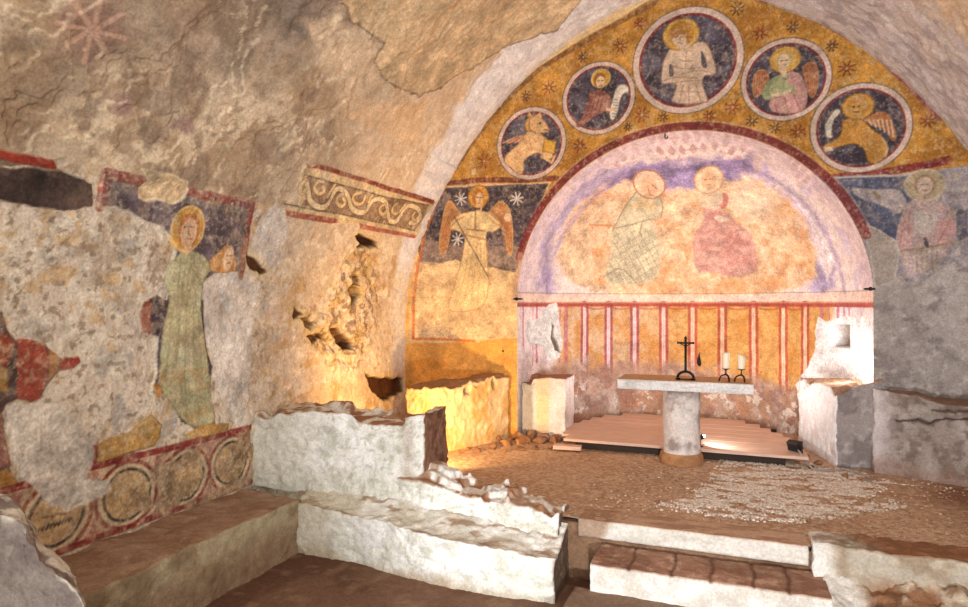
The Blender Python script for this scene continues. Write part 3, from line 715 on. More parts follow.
    V3 = np.stack([X - nx * rel, Y - ny * rel, Z - nz * rel], 1)
    F = grid_faces(len(th), nv)
    e = empty('conch_fresco', (ACX, FY + .5, 1.9)); tag(e, 'pale vault fresco inside the apse with two seated figures on peach ground', 'fresco')
    tab = {1: ('painted_ground', e, None), 2: ('painted_figure', e, None), 3: ('painted_figure', e, None),
           4: ('striped_dado_fresco', None, ('golden fresco with red and white upright stripes round the lower apse wall', 'fresco'))}
    emit(V3, F, p.cols(), p.id, tab, 'wall_apse')
build_apse()

# ================================================================== LEFT WALL AND VAULT
def upper_plaster(p, Y, S, up):
    """weathered render of the vault and the top of the side wall, continuous across their meeting line"""
    f = lambda *pts: tr(bar, (0, 0, 1), pts)
    near = sstep(6.2, 4.6, Y + .5 * p.wu)
    k = up[:, None] * .9; p.C = p.C * (1 - k) + rgb(208, 186, 156) * k; p.R = p.R * (1 - up * .5)
    p.blotch(1.3, .42, .6, rgb(220, 198, 168), .7, 101, region=up); p.blotch(2.6, .45, .62, rgb(172, 146, 116), .8, 57, region=up * (.35 + .65 * near))
    p.blotch(6, .52, .64, rgb(222, 202, 172), .7, 58, region=up); p.blotch(9, .55, .66, rgb(148, 124, 102), .6, 59, region=up * (.3 + .7 * near))
    p.blotch(1.6, .48, .6, rgb(158, 132, 104), .7, 103, region=up * near); p.blotch(4, .55, .66, rgb(130, 110, 92), .6, 104, region=up * near)
    p.blotch(3, .52, .64, rgb(182, 164, 140), .6, 108, region=up * near)
    i = np.where(up > .3)[0]
    def soft(pts, c, a, sf):
        p.poly(f(*pts), c, a, soft=sf, wig=.2, var=.5)
    soft([(70, 35), (140, -10), (330, -30), (345, 25), (300, 60), (250, 80), (200, 95), (130, 55)], rgb(122, 104, 90), .5, .5)
    soft([(250, -20), (340, -20), (330, 40), (285, 48)], rgb(104, 94, 88), .45, .35); soft([(15, 70), (80, 60), (60, 115), (15, 125)], rgb(118, 100, 86), .35, .4)
    # smoother creamy render towards the apse wall
    cr = sstep(5.2, 6.2, Y + .5 * p.wv + .4 * p.var) * up; k = cr[:, None] * .65; p.C = p.C * (1 - k) + rgb(228, 202, 172) * k; p.R *= 1 - .5 * cr
    p.blotch(5, .5, .64, rgb(208, 172, 134), .5, 109, region=cr)
    # bleached fringe along the apse arch, its white raised to carry the light there
    top = sstep(2.5, 3.6, S)
    wb = sstep(7.45 - .38 * top, 7.62 - .38 * top, Y + .22 * p.wu + .10 * p.var) * sstep(2.0, 2.4, S); k = wb[:, None] * .95; p.C = p.C * (1 - k) + rgb(244, 240, 240) * k; p.R *= 1 - .5 * wb
    p.blotch(8, .5, .66, rgb(216, 208, 210), .6, 106, region=wb, stretch=(1, .35, 1))
    for c in ((185, 125), (120, 105)): p.ell(bar(*c), .08, .05, rgb(128, 96, 100), .55, soft=.06, wig=.08)
    p.ell(bar(90, 29), .2, .2, rgb(132, 92, 80), .5, soft=.15, wig=.1); p.star(bar(90, 29), .2, rgb(196, 160, 136), w=.03, a=.8, core=rgb(186, 150, 130))
    return wb
def build_barrel():
    S1 = 3.75
    ys = np.concatenate([np.arange(-1.5, 2.3, .06), np.arange(2.3, FY + .001, .0085)])
    ss = np.arange(-.6, S1 + .004, .0085)
    YY, SS = np.meshgrid(ys, ss, indexing='ij'); Y = YY.ravel(); S = SS.ravel()
    x0, z0 = prof_at(S); P = np.stack([x0, Y, z0], 1)
    p = Paint(Y, S, P, rgb(212, 196, 176)); p.R[:] = 1.0
    Z1 = (0, 120, 3.025); Z2 = (0, 300, 3.025); Z3 = (0, 407, 3.025); ZF = (280, 150, 5.518); ZG = (0, 440, 3.6375); ZB = (280, 290, 3.2267)
    T = lambda q, pts: tr(bar, q, pts)
    f = lambda *pts: tr(bar, (0, 0, 1), pts)
    # rough ground
    p.blotch(1.6, .42, .6, rgb(222, 208, 186), .7, 51); p.blotch(3.5, .47, .62, rgb(176, 156, 130), .75, 52)
    p.blotch(5, .53, .64, rgb(164, 156, 148), .6, 53); p.blotch(11, .52, .64, rgb(232, 220, 198), .6, 54)
    p.blotch(20, .58, .66, rgb(136, 114, 92), .6, 55); p.blotch(9, .58, .66, rgb(206, 164, 110), .5, 56)
    # smooth upper plaster
    up = sstep(2.62, 2.75, S + .12 * p.wu + .1 * p.var)
    # pinkish-cream plaster at the far end
    far = sstep(4.9, 5.6, Y + .5 * p.wv + .5 * p.var)
    k = far[:, None] * .7; p.C = p.C * (1 - k) + rgb(228, 202, 168) * k; p.R = p.R * (1 - far * .35)
    p.blotch(5, .5, .62, rgb(204, 176, 146), .7, 60, region=far); p.blotch(8, .54, .64, rgb(240, 220, 190), .7, 61, region=far); p.blotch(6, .56, .66, rgb(190, 150, 96), .6, 62, region=far * (S < 2.4))
    endw = sstep(7.45, 7.8, Y + .2 * p.wu); k = endw[:, None] * .75; p.C = p.C * (1 - k) + rgb(240, 230, 216) * k
    upper_plaster(p, Y, S, up)
    lowm = sstep(.62, .5, S + .1 * p.wv)
    # ---------- grey-white patch by the saint
    p.poly(T(Z1, [(610, 490), (640, 460), (700, 465), (745, 455), (750, 400), (790, 300), (830, 250), (870, 300), (860, 420), (800, 480), (770, 605), (760, 800), (740, 960), (700, 900), (650, 780), (625, 640)]), rgb(214, 206, 196), .75, wig=.03, var=.35, soft=.03)
    # ---------- dark panel with red band, far left
    p.poly(T(Z1, [(-120, 95), (0, 140), (180, 150), (278, 190), (275, 256), (190, 276), (100, 268), (0, 244), (-120, 215)]), rgb(66, 54, 50), 1, part=1, wig=.02, rough=.3, var=.5, raise_=.014, edge=rgb(224, 210, 186), edgew=.008)
    p.poly(T(Z1, [(-120, 60), (0, 87), (60, 100), (163, 122), (172, 150), (90, 140), (0, 118), (-120, 92)]), rgb(146, 62, 48), 1, part=2, wig=.008, rough=.3, raise_=.014, var=.3)
    p.poly(T(Z1, [(-120, 92), (0, 120), (100, 143), (185, 155), (180, 150), (60, 138), (0, 140), (-120, 110)]), rgb(150, 128, 104), .8, wig=.01, part=1)
    pm = (p.id == 1).astype(float); p.blotch(5, .5, .66, rgb(112, 92, 78), .7, 70, region=pm)
    # ---------- standing saint
    msk = T(Z1, [(297, 258), (306, 205), (318, 152), (380, 166), (438, 182), (418, 200), (415, 232), (440, 243), (470, 238), (520, 250), (558, 236), (562, 206), (640, 225), (770, 252), (755, 340), (738, 462), (690, 462), (650, 462), (612, 488), (606, 560), (612, 605)]) + T(Z2, [(618, 90), (630, 160), (640, 220), (634, 300), (648, 370), (692, 372), (688, 400), (600, 404), (548, 368), (495, 282), (476, 300), (458, 280), (470, 220), (476, 112), (450, 106), (424, 96), (420, 40), (428, 8), (470, -18)]) + T(Z1, [(500, 545), (515, 520), (494, 500), (500, 462), (530, 400), (512, 352), (488, 318), (430, 302), (380, 272), (330, 254)])
    p.poly(msk, rgb(96, 84, 88), 1, part=3, rough=.3, wig=.016, raise_=.014, var=.4, edge=rgb(230, 216, 190), edgew=.012)
    sm = (p.id == 3).astype(float)
    p.blotch(7, .48, .62, rgb(126, 112, 120), .7, 71, region=sm * (S > 2.0)); p.blotch(6, .55, .65, rgb(60, 48, 52), .7, 72, region=sm)
    p.line(T(Z1, [(300, 262), (311, 205), (324, 160), (440, 188), (560, 215), (764, 258), (750, 340), (733, 470)]), .075, rgb(142, 78, 68), .9, part=4, wig=.014, wear=.45)
    p.line(T(Z1, [(330, 250), (340, 195), (440, 220), (560, 240), (742, 276), (730, 350), (716, 450)]), .06, rgb(142, 128, 116), .7, wig=.01, wear=.3)
    p.ell(bar(700 / 3.025, 120 + 252 / 3.025), .01, .01, rgb(230, 210, 180))
    p.poly(T(Z1, [(628, 430), (660, 400), (682, 376), (700, 380), (715, 420), (716, 462), (640, 462)]), rgb(196, 134, 72), .95, part=6, smooth=1)
    p.ell(bar(691 / 3.025, 120 + 418 / 3.025), .062, .115, rgb(224, 190, 154), 1, part=6)
    p.line(T(Z1, [(684, 410), (690, 410)]), .01, rgb(130, 90, 70)); p.line(T(Z1, [(695, 410), (701, 410)]), .01, rgb(130, 90, 70)); p.line(T(Z1, [(686, 432), (698, 432)]), .01, rgb(160, 90, 76))
    robe = T(Z1, [(540, 400), (562, 390), (590, 398), (618, 412), (640, 445), (612, 488), (606, 560), (612, 605)]) + T(Z2, [(622, 110), (634, 200), (640, 300), (650, 372), (600, 385), (556, 372), (495, 282), (478, 262), (482, 180), (486, 120), (494, 60), (508, 0)]) + T(Z1, [(512, 520), (492, 500), (500, 462), (522, 420)])
    p.poly(robe, rgb(172, 168, 128), .97, part=5, smooth=1, var=.35, soft=.015, edge=rgb(120, 112, 84), edgew=.012)
    rm = (p.id == 5).astype(float)
    p.blotch(6, .5, .64, rgb(196, 192, 158), .7, 74, region=rm); p.blotch(5, .55, .66, rgb(176, 144, 96), .6, 75, region=rm * (S < 1.2))
    for a, b in [((560, 410), (545, 560)), ((585, 410), (592, 560)), ((605, 430), (570, 520)), ((540, 440), (530, 540))]: p.line(T(Z1, [a, b]), .016, rgb(140, 134, 100), .7, wear=.3)
    for a, b in [((520, 20), (500, 250)), ((545, 10), (530, 300)), ((565, 0), (562, 350)), ((585, 10), (600, 350)), ((600, 40), (622, 330)), ((535, 120), (515, 260))]: p.line(T(Z2, [a, b]), .018, rgb(146, 140, 106), .65, wear=.3); 
    for a, b in [((552, 20), (545, 200)), ((575, 40), (582, 220))]: p.line(T(Z2, [a, b]), .014, rgb(214, 206, 176), .6, wear=.3)
    p.poly(T(Z2, [(424, 96), (420, 40), (430, 8), (452, -5), (450, 104)]), rgb(140, 66, 52), .9, wig=.006, part=4)
    p.poly(T(Z2, [(608, 0), (616, 0), (630, 150), (645, 200), (632, 230), (622, 130)]), rgb(74, 62, 60), .9, wig=.006)
    p.poly(T(Z2, [(462, 260), (476, 250), (492, 282), (474, 300)]), rgb(190, 130, 60), .9, wig=.006)
    hc = bar(564 / 3.025, 120 + 328 / 3.025); hx = abs(bar(612 / 3.025, 120 + 330 / 3.025)[0] - hc[0])
    p.ell(hc, hx, .185, rgb(196, 146, 74), 1, part=5, var=.3); p.ell(hc, hx, .185, rgb(224, 184, 116), .9, ring=.02)
    p.ell((hc[0] + .01, hc[1] - .01), hx * .66, .145, rgb(176, 104, 58), .9, part=5)
    p.ell((hc[0] + .01, hc[1] - .03), hx * .5, .125, rgb(218, 176, 140), 1, part=5)
    p.line(T(Z1, [(562, 360), (564, 392)]), .075, rgb(208, 166, 128), 1, part=5)
    p.line(T(Z1, [(553, 322), (560, 321)]), .012, rgb(96, 60, 48)); p.line(T(Z1, [(570, 321), (578, 322)]), .012, rgb(96, 60, 48)); p.line(T(Z1, [(565, 322), (562, 344), (567, 346)]), .01, rgb(150, 96, 74)); p.line(T(Z1, [(559, 358), (571, 358)]), .012, rgb(160, 80, 68))
    p.poly(T(Z1, [(428, 150), (446, 182), (420, 204), (414, 234), (440, 246), (470, 238), (520, 252), (556, 236), (566, 214), (566, 186), (500, 160)]), rgb(206, 180, 142), 1, part=0, wig=.018, rough=1, raise_=0, var=.4, edge=rgb(228, 212, 182))
    # ---------- red robed fragment
    p.poly(T(Z2, [(-90, 20), (0, 30), (14, 80), (44, 118), (100, 124), (135, 136), (160, 160), (180, 178), (240, 172), (246, 188), (228, 206), (184, 216), (160, 240), (128, 300), (100, 312), (60, 300), (30, 316), (16, 340), (20, 440), (40, 520), (64, 560), (40, 570), (0, 580), (-90, 590)]), rgb(84, 66, 62), 1, part=7, wig=.018, rough=.3, raise_=.014, var=.5, edge=rgb(224, 206, 178), edgew=.01)
    p.poly(T(Z2, [(48, 118), (100, 124), (135, 138), (150, 200), (140, 250), (124, 302), (100, 310), (58, 296), (52, 200)]), rgb(146, 72, 56), .97, part=8, wig=.014, var=.3)
    p.poly(T(Z2, [(146, 145), (166, 165), (180, 180), (176, 214), (150, 240)]), rgb(176, 116, 66), .9, wig=.01, part=8)
    p.poly(T(Z2, [(178, 182), (238, 172), (246, 188), (226, 206), (184, 214)]), rgb(146, 54, 46), .95, wig=.006, part=8)
    p.poly(T(Z2, [(-90, 120), (10, 100), (40, 130), (20, 200), (-90, 190)]), rgb(150, 72, 50), .9, wig=.01); p.poly(T(Z2, [(-90, 200), (20, 205), (30, 270), (-90, 280)]), rgb(186, 136, 72), .8, wig=.02)
    p.poly(T(Z2, [(-90, 380), (15, 340), (18, 440), (40, 500), (-90, 520)]), rgb(142, 92, 84), .9, wig=.03); p.poly(T(Z2, [(-90, 530), (30, 510), (60, 555), (-90, 580)]), rgb(168, 120, 60), .9, wig=.02)
    # ---------- ochre remains of the lower saint panel
    p.poly(T(Z2, [(286, 470), (296, 440), (340, 418), (400, 402), (420, 378), (455, 347), (492, 378), (486, 415), (470, 440), (380, 468), (300, 496)]), rgb(190, 146, 80), .95, part=9, wig=.012, rough=.35, raise_=.012, var=.4, edge=rgb(150, 112, 70), edgew=.01)
    p.poly(T(Z2, [(560, 410), (590, 385), (640, 372), (690, 374), (684, 402), (620, 412), (570, 425)]), rgb(188, 140, 68), .95, part=9, wig=.01, rough=.35, raise_=.012, var=.4)
    p.line(T(Z2, [(292, 445), (290, 500)]), .04, rgb(140, 66, 60), .8, wig=.01)
    # ---------- interlaced roundels on the lower wall
    zt, zb = .57, .02
    b0, b1 = 1.9, bar(252, 470)[0]
    p.poly([(b0, zb), (b1, zb), (b1, zt + .02), (b0, zt + .02)], rgb(190, 164, 132), 1, part=10, rough=.45, wig=.008, raise_=.010, var=.35)
    bm = (p.id == 10).astype(float)
    p.blotch(14, .52, .6, rgb(150, 96, 84), .35, 81, region=bm)
    p.line([(b0, zt), (b1, zt)], .05, rgb(130, 50, 46), .95, wig=.006, wear=.25); p.line([(b0, zb + .03), (b1, zb + .03)], .05, rgb(126, 52, 46), .95, wig=.006, wear=.2)
    cs = [bar(57.9, 521), bar(129, 497), bar(185, 478), bar(231, 461.6)]
    yc = [c[0] for c in cs]; yc = [yc[0] - (yc[1] - yc[0])] + yc
    for yv in yc:
        zc = .295; r = .245
        p.ell((yv, zc), r * 1.06, r, rgb(122, 52, 48), .85, ring=.03, wear=.3, wig=.005)
        p.ell((yv, zc), r * .97, r * .92, rgb(206, 184, 148), .95, wear=.1)
        p.ell((yv, zc), r * .80, r * .77, rgb(58, 46, 42), .9, ring=.024, wear=.45, wig=.006)
        p.ell((yv, zc), r * .74, r * .70, rgb(172, 140, 100), .85, var=.5)
    c = bar(57.9, 521)
    for k in range(9):   # scratched scribble over the first roundel
        y = c[0] - .13 + .028 * k
        h = .018 + .012 * rng.random()
        p.line([(y, c[1] - .03), (y + .012, c[1] - .03 + h), (y + .024, c[1] - .035), (y + .03, c[1] - .03 + h * .6)], .009, rgb(46, 36, 34), .9)
    p.line([(c[0] - .1, c[1] + .05), (c[0] + .1, c[1] + .03)], .012, rgb(60, 46, 40), .6, wig=.02, wear=.4)
    for (u, v) in zip(yc[:-1], yc[1:]):
        m = (u + v) / 2
        for dz in (-1, 1): p.poly([(m - .05, .295 + dz * .24), (m + .05, .295 + dz * .24), (m, .295 + dz * .10)], rgb(160, 100, 92), .6, wig=.006, var=.5)
    for pts in ([(455, 200), (490, 165), (540, 150), (600, 120), (620, 150), (585, 180), (540, 200), (525, 240), (540, 290), (500, 330), (470, 300), (480, 250)],
                [(660, 170), (700, 120), (760, 90), (765, 150), (720, 170), (690, 200), (670, 230)], [(390, 240), (440, 250), (470, 300), (440, 330), (400, 300)], [(560, 300), (640, 260), (740, 210), (760, 225), (650, 290), (560, 320)]):
        p.poly(T(Z3, pts), rgb(160, 132, 102), .9, wig=.05, soft=.03, var=.5, rough=.8)
    # broken plaster over the roundels
    p.poly(T(Z2, [(34, 320), (110, 310), (200, 330), (250, 380), (292, 450), (286, 500), (262, 545), (330, 545), (345, 575), (270, 615), (210, 640), (150, 625), (100, 560), (70, 540), (36, 470), (24, 400)]), rgb(206, 196, 182), .97, wig=.02, rough=1, raise_=0, part=0, var=.35)
    p.poly(T(Z3, [(480, 180), (520, 150), (500, 240), (470, 300), (500, 320), (480, 260)]), rgb(176, 150, 120), .8, wig=.02, rough=1)
    p.poly(T(Z3, [(690, 120), (760, 60), (760, 150), (720, 160)]), rgb(146, 116, 86), .8, wig=.02, rough=1)
    # ---------- scroll frieze
    g0, g1 = bar(305, 205)[0], FY - .0
    ya, yb = bar(282, 212)[0], FY
    sA = bar(300, 213)[1]; sB = bar(306, 166)[1]
    def strip(u0, u1, v0, v1, col, a=1, part=None, **k):
        n = 14; us = np.linspace(u0, u1, n)
        p.poly([(u, v0) for u in us] + [(u, v1) for u in us[::-1]], col, a, part=part, **k)
    base = T(ZF, [(100, 150), (135, 78), (250, 92), (480, 160), (720, 240), (860, 285), (800, 360), (740, 485), (430, 432), (425, 400), (300, 402), (20, 355), (15, 322), (100, 310), (95, 230), (105, 180)])
    p.poly(base, rgb(226, 200, 152), 1, part=11, rough=.25, wig=.006, raise_=.012, var=.25)
    p.poly(T(ZF, [(140, 70), (170, 92), (220, 78), (330, 112), (480, 160), (650, 212), (850, 275), (840, 298), (640, 235), (480, 182), (330, 138), (210, 100), (150, 92)]), rgb(136, 62, 50), .95, wig=.008, part=11, wear=.12)
    p.poly(T(ZF, [(150, 140), (330, 190), (560, 250), (760, 292), (820, 300), (790, 370), (740, 442), (560, 400), (330, 350), (180, 318), (110, 300), (130, 260)]), rgb(152, 122, 96), .97, wig=.004, part=11, var=.4)
    p.poly(T(ZF, [(20, 325), (130, 345), (300, 372), (310, 398), (270, 402), (130, 382), (25, 358)]), rgb(166, 84, 72), .95, wig=.006, part=11, wear=.15)
    p.poly(T(ZF, [(428, 400), (560, 430), (740, 465), (738, 486), (560, 456), (430, 432)]), rgb(170, 88, 80), .95, wig=.006, part=11, wear=.15)
    cr = rgb(238, 214, 168)
    vine = [(130, 150), (140, 200), (146, 270), (190, 310), (240, 310), (270, 265), (300, 205), (345, 215), (372, 265), (385, 320), (430, 345), (470, 330), (495, 275), (530, 255), (565, 275), (580, 330), (600, 395), (640, 395), (680, 330), (710, 300), (760, 320), (775, 360), (750, 405), (715, 400)]
    p.line(T(ZF, vine), .080, rgb(96, 72, 58), .8, smooth=2); p.line(T(ZF, vine), .060, cr, 1, smooth=2, part=11)
    for c in ([(130, 160), (105, 185), (100, 225), (118, 235), (125, 210)], [(230, 170), (215, 160), (180, 185), (175, 215), (210, 240), (235, 210), (225, 195)], [(440, 232), (400, 240), (390, 270), (420, 300), (450, 290), (462, 250)], [(340, 240), (310, 250), (300, 285), (325, 310), (352, 290), (340, 262)], [(560, 290), (535, 300), (530, 335), (555, 350), (568, 325)], [(650, 290), (615, 300), (605, 335), (640, 355), (668, 330)], [(740, 345), (725, 370), (745, 392), (760, 370)], [(300, 180), (275, 215), (250, 250)], [(500, 235), (480, 280)], [(690, 300), (660, 340)]):
        p.line(T(ZF, c), .060, rgb(100, 76, 60), .6, smooth=2); p.line(T(ZF, c), .042, rgb(232, 200, 146), 1, smooth=2, part=11)
    p.line(T(ZF, [(150, 138), (330, 188), (560, 248), (820, 305)]), .014, rgb(74, 54, 46), .8); p.line(T(ZF, [(20, 295), (130, 315), (330, 350), (560, 402), (745, 445)]), .014, rgb(74, 54, 46), .7)
    # ---------- age: scuffs and fading over everything painted
    fm = (p.id > 2).astype(float)
    p.blotch(15, .5, .66, rgb(206, 184, 152), .38, 85, region=fm); p.blotch(34, .54, .66, rgb(214, 196, 166), .45, 86, region=fm); p.blotch(4, .5, .68, rgb(150, 128, 104), .35, 87, region=fm)
    # ---------- cavities
    hol = np.zeros(p.n)
    for q, pts, d in ((ZF, [(415, 480), (430, 462), (470, 478), (545, 512), (548, 540), (500, 540), (470, 535), (435, 560), (420, 530), (435, 510)], .16),
                      (ZB, [(220, 0), (235, -20), (262, 0), (268, 15), (250, 40), (238, 62), (228, 40)], .14),
                      (ZB, [(240, -60), (258, -45), (262, -10), (240, -5), (232, -30)], .10),
                      (ZB, [(168, 125), (190, 116), (210, 135), (244, 165), (240, 190), (212, 200), (190, 175), (180, 150)], .16),
                      (ZB, [(66, 90), (90, 88), (120, 110), (112, 128), (85, 120)], .08), (ZB, [(100, 150), (120, 135), (160, 150), (165, 165), (130, 162), (110, 178)], .05),
                      (ZB, [(275, 265), (295, 280), (340, 282), (400, 285), (400, 330), (340, 360), (300, 330), (285, 310)], .14),
                      (Z1, [(745, 400), (770, 420), (815, 462), (800, 472), (760, 455)], .05), (Z1, [(890, 560), (920, 590), (890, 605)], .05)):
        pts = T(q, pts); i = p._box(pts, .2)
        sd = p.sd_poly(i, pts, .035)
        m = sstep(.012, -.03, sd); hol[i] = np.maximum(hol[i], m * d)
        k = sstep(.10, .0, sd)[:, None] * .5; p.C[i] = p.C[i] * (1 - k) + rgb(214, 186, 132) * k; p.R[i] = np.maximum(p.R[i], k[:, 0] * 2)
        k = sstep(.004, -.012, sd)[:, None]; p.C[i] = p.C[i] * (1 - k) + rgb(92, 58, 36) * k
    # crumbling yellowish zone round the cavities
    crum = T(ZB, [(60, 60), (160, 20), (215, -120), (290, -140), (340, -60), (330, 60), (290, 170), (250, 280), (170, 260), (90, 170)])
    i = p._box(crum, .3); cm = np.zeros(p.n); cm[i] = sstep(.08, -.12, p.sd_poly(i, crum, .12))
    p.blotch(8, .48, .6, rgb(206, 174, 112), .6, 91, region=cm); p.blotch(16, .54, .62, rgb(120, 92, 68), .6, 92, region=cm)
    p.R = np.maximum(p.R, cm)
    # ---------- relief
    rough = .35 + .65 * p.R
    rel = (fbm(P, 1.1, 4, 61) - .5) * .12 * sstep(0, 1.0, FY - Y) + (fbm(P, 5.5, 5, 62, .55) - .5) * .055 * rough + (fbm(P, 22, 3, 63) - .5) * .016 * p.R
    # flaking layers of the upper plaster
    fl = fbm(P, 1.7, 5, 64, .55); lay = np.floor(fl * 14) / 14
    rel += up * (sstep(.46, .47, fl) * .012 + sstep(.54, .55, fl) * .014)
    edge = np.maximum(sstep(.012, .0, abs(fl - .465)), sstep(.012, .0, abs(fl - .545))) * up
    k = edge[:, None] * .55 * sstep(.42, .6, fbm(P, 2.5, 3, 67))[:, None]; p.C = p.C * (1 - k) + rgb(228, 206, 174) * k
    rel += cm * (fbm(P, 7, 4, 65) - .5) * .12 + p.D - hol
    nx, nz = prof_n(S)
    V3 = P + np.stack([nx * rel, np.zeros(p.n), nz * rel], 1)
    F = grid_faces(len(ys), len(ss))
    mats = {}
    e3 = empty('saint_fresco', (XL, bar(180, 300)[0], .7)); tag(e3, 'fresco of a standing haloed saint in pale green robe on the rough side wall', 'fresco')
    e1 = empty('panel_fresco', (XL, bar(40, 185)[0], 2.2)); tag(e1, 'blackened fresco panel under a red band, upper part of the rough side wall', 'fresco')
    e7 = empty('robe_fresco', (XL, bar(30, 380)[0], 1.0)); tag(e7, 'torn fresco fragment with a red robe, low on the rough side wall', 'fresco')
    tab = {1: ('painted_ground', e1, None), 2: ('painted_border', e1, None), 3: ('painted_ground', e3, None), 4: ('painted_border', e3, None),
           5: ('painted_figure', e3, None), 6: ('painted_figure', e3, None), 7: ('painted_ground', e7, None), 8: ('painted_robe', e7, None),
           9: ('ochre_fresco', None, ('torn ochre plaster remains just above the painted roundel border', 'fresco')),
           10: ('roundel_border_fresco', None, ('painted border of red and black ringed roundels along the bench', 'fresco')),
           11: ('scroll_frieze_fresco', None, ('cream vine scroll frieze between red bands near the apse wall', 'fresco'))}
    low = (p.id == 3) & (S < 1.75); p.id[low] = 5; p.id[low & (Y < hc[0]) & (S > 1.2) & (S < 1.7)] = 12
    tab[12] = ('painted_ground', e3, None)
    emit(V3, F, p.cols(), p.id, tab, 'wall_left')
    # ---- vault
    ys = np.concatenate([np.arange(-1.5, 1.5, .05), np.arange(1.5, FY + .001, .016)])
    ss = np.arange(S1 - .01, STOT - 3.2, .016)
    YY, SS = np.meshgrid(ys, ss, indexing='ij'); Y = YY.ravel(); S = SS.ravel()
    x0, z0 = prof_at(S); P = np.stack([x0, Y, z0], 1)
    p = Paint(Y, S, P, rgb(206, 182, 150)); p.R[:] = .7
    mid = STOT / 2 - .3
    wb = upper_plaster(p, Y, S, np.ones(p.n))
    wr = sstep(mid + .3, mid + .9, S + .5 * p.wv + .4 * p.var) * sstep(6.1, 6.6, Y + .5 * p.wu); k = wr[:, None] * .85; p.C = p.C * (1 - k) + rgb(214, 206, 206) * k
    p.blotch(7, .5, .64, rgb(176, 166, 168), .7, 107, region=wr)
    # pale render with a dark crack edge
    pale = f((345, -20), (395, -30), (440, -30), (440, 60), (410, 80), (370, 80), (385, 40), (340, 15))
    p.poly(f((330, -30), (352, 22), (384, 40), (375, 60), (385, 82), (420, 96), (445, 88), (480, 66), (560, 30), (600, -20), (480, -60)), rgb(210, 182, 142), .9, wig=.05, edge=rgb(110, 84, 64), edgew=.018, var=.35)
    p.poly(f((300, 20), (338, 15), (350, 26), (380, 42), (372, 62), (382, 84), (340, 110), (320, 60)), rgb(226, 200, 166), .7, wig=.05, soft=.08)
    p.poly(f((300, 120), (360, 100), (430, 100), (410, 170), (390, 185), (330, 165)), rgb(226, 192, 150), .6, wig=.08, soft=.1)
    fl = fbm(P, 1.7, 5, 64, .55)
    rel = (fbm(P, 1.1, 4, 61) - .5) * .12 * sstep(0, 1.0, FY - Y) + (fbm(P, 5.5, 5, 62, .55) - .5) * .05 + (fbm(P, .5, 2, 66) - .5) * .25 * sstep(0, 1.5, FY - Y) * sstep(S1, S1 + .8, S) * sstep(STOT - 3.2, STOT - 4, S)
    rel += (sstep(.46, .47, fl) * .012 + sstep(.54, .55, fl) * .014) * (1 - wb)
    edge = np.maximum(sstep(.012, .0, abs(fl - .465)), sstep(.012, .0, abs(fl - .545))) * (1 - wb); k = edge[:, None] * .55 * sstep(.42, .6, fbm(P, 2.5, 3, 67))[:, None]; p.C = p.C * (1 - k) + rgb(228, 206, 174) * k
    nx, nz = prof_n(S)
    V3 = P + np.stack([nx * rel, np.zeros(p.n), nz * rel], 1)
    tag(mesh_np('ceiling', V3, grid_faces(len(ys), len(ss)), p.cols(), M_WALL), kind='structure')
    # ---- right wall (outside the frame, closes the room)
    ys = np.arange(-1.5, FY + .001, .1); ss = np.arange(STOT - 3.25, STOT - .55, .1)
    YY, SS = np.meshgrid(ys, ss, indexing='ij'); S = SS.ravel(); x0, z0 = prof_at(S); P = np.stack([x0, YY.ravel(), z0], 1)
    C = np.tile(np.append(lin(rgb(176, 164, 156)), .7), (len(P), 1))
    tag(mesh_np('wall_right', P, grid_faces(len(ys), len(ss)), C, M_WALL), kind='structure')
build_barrel()

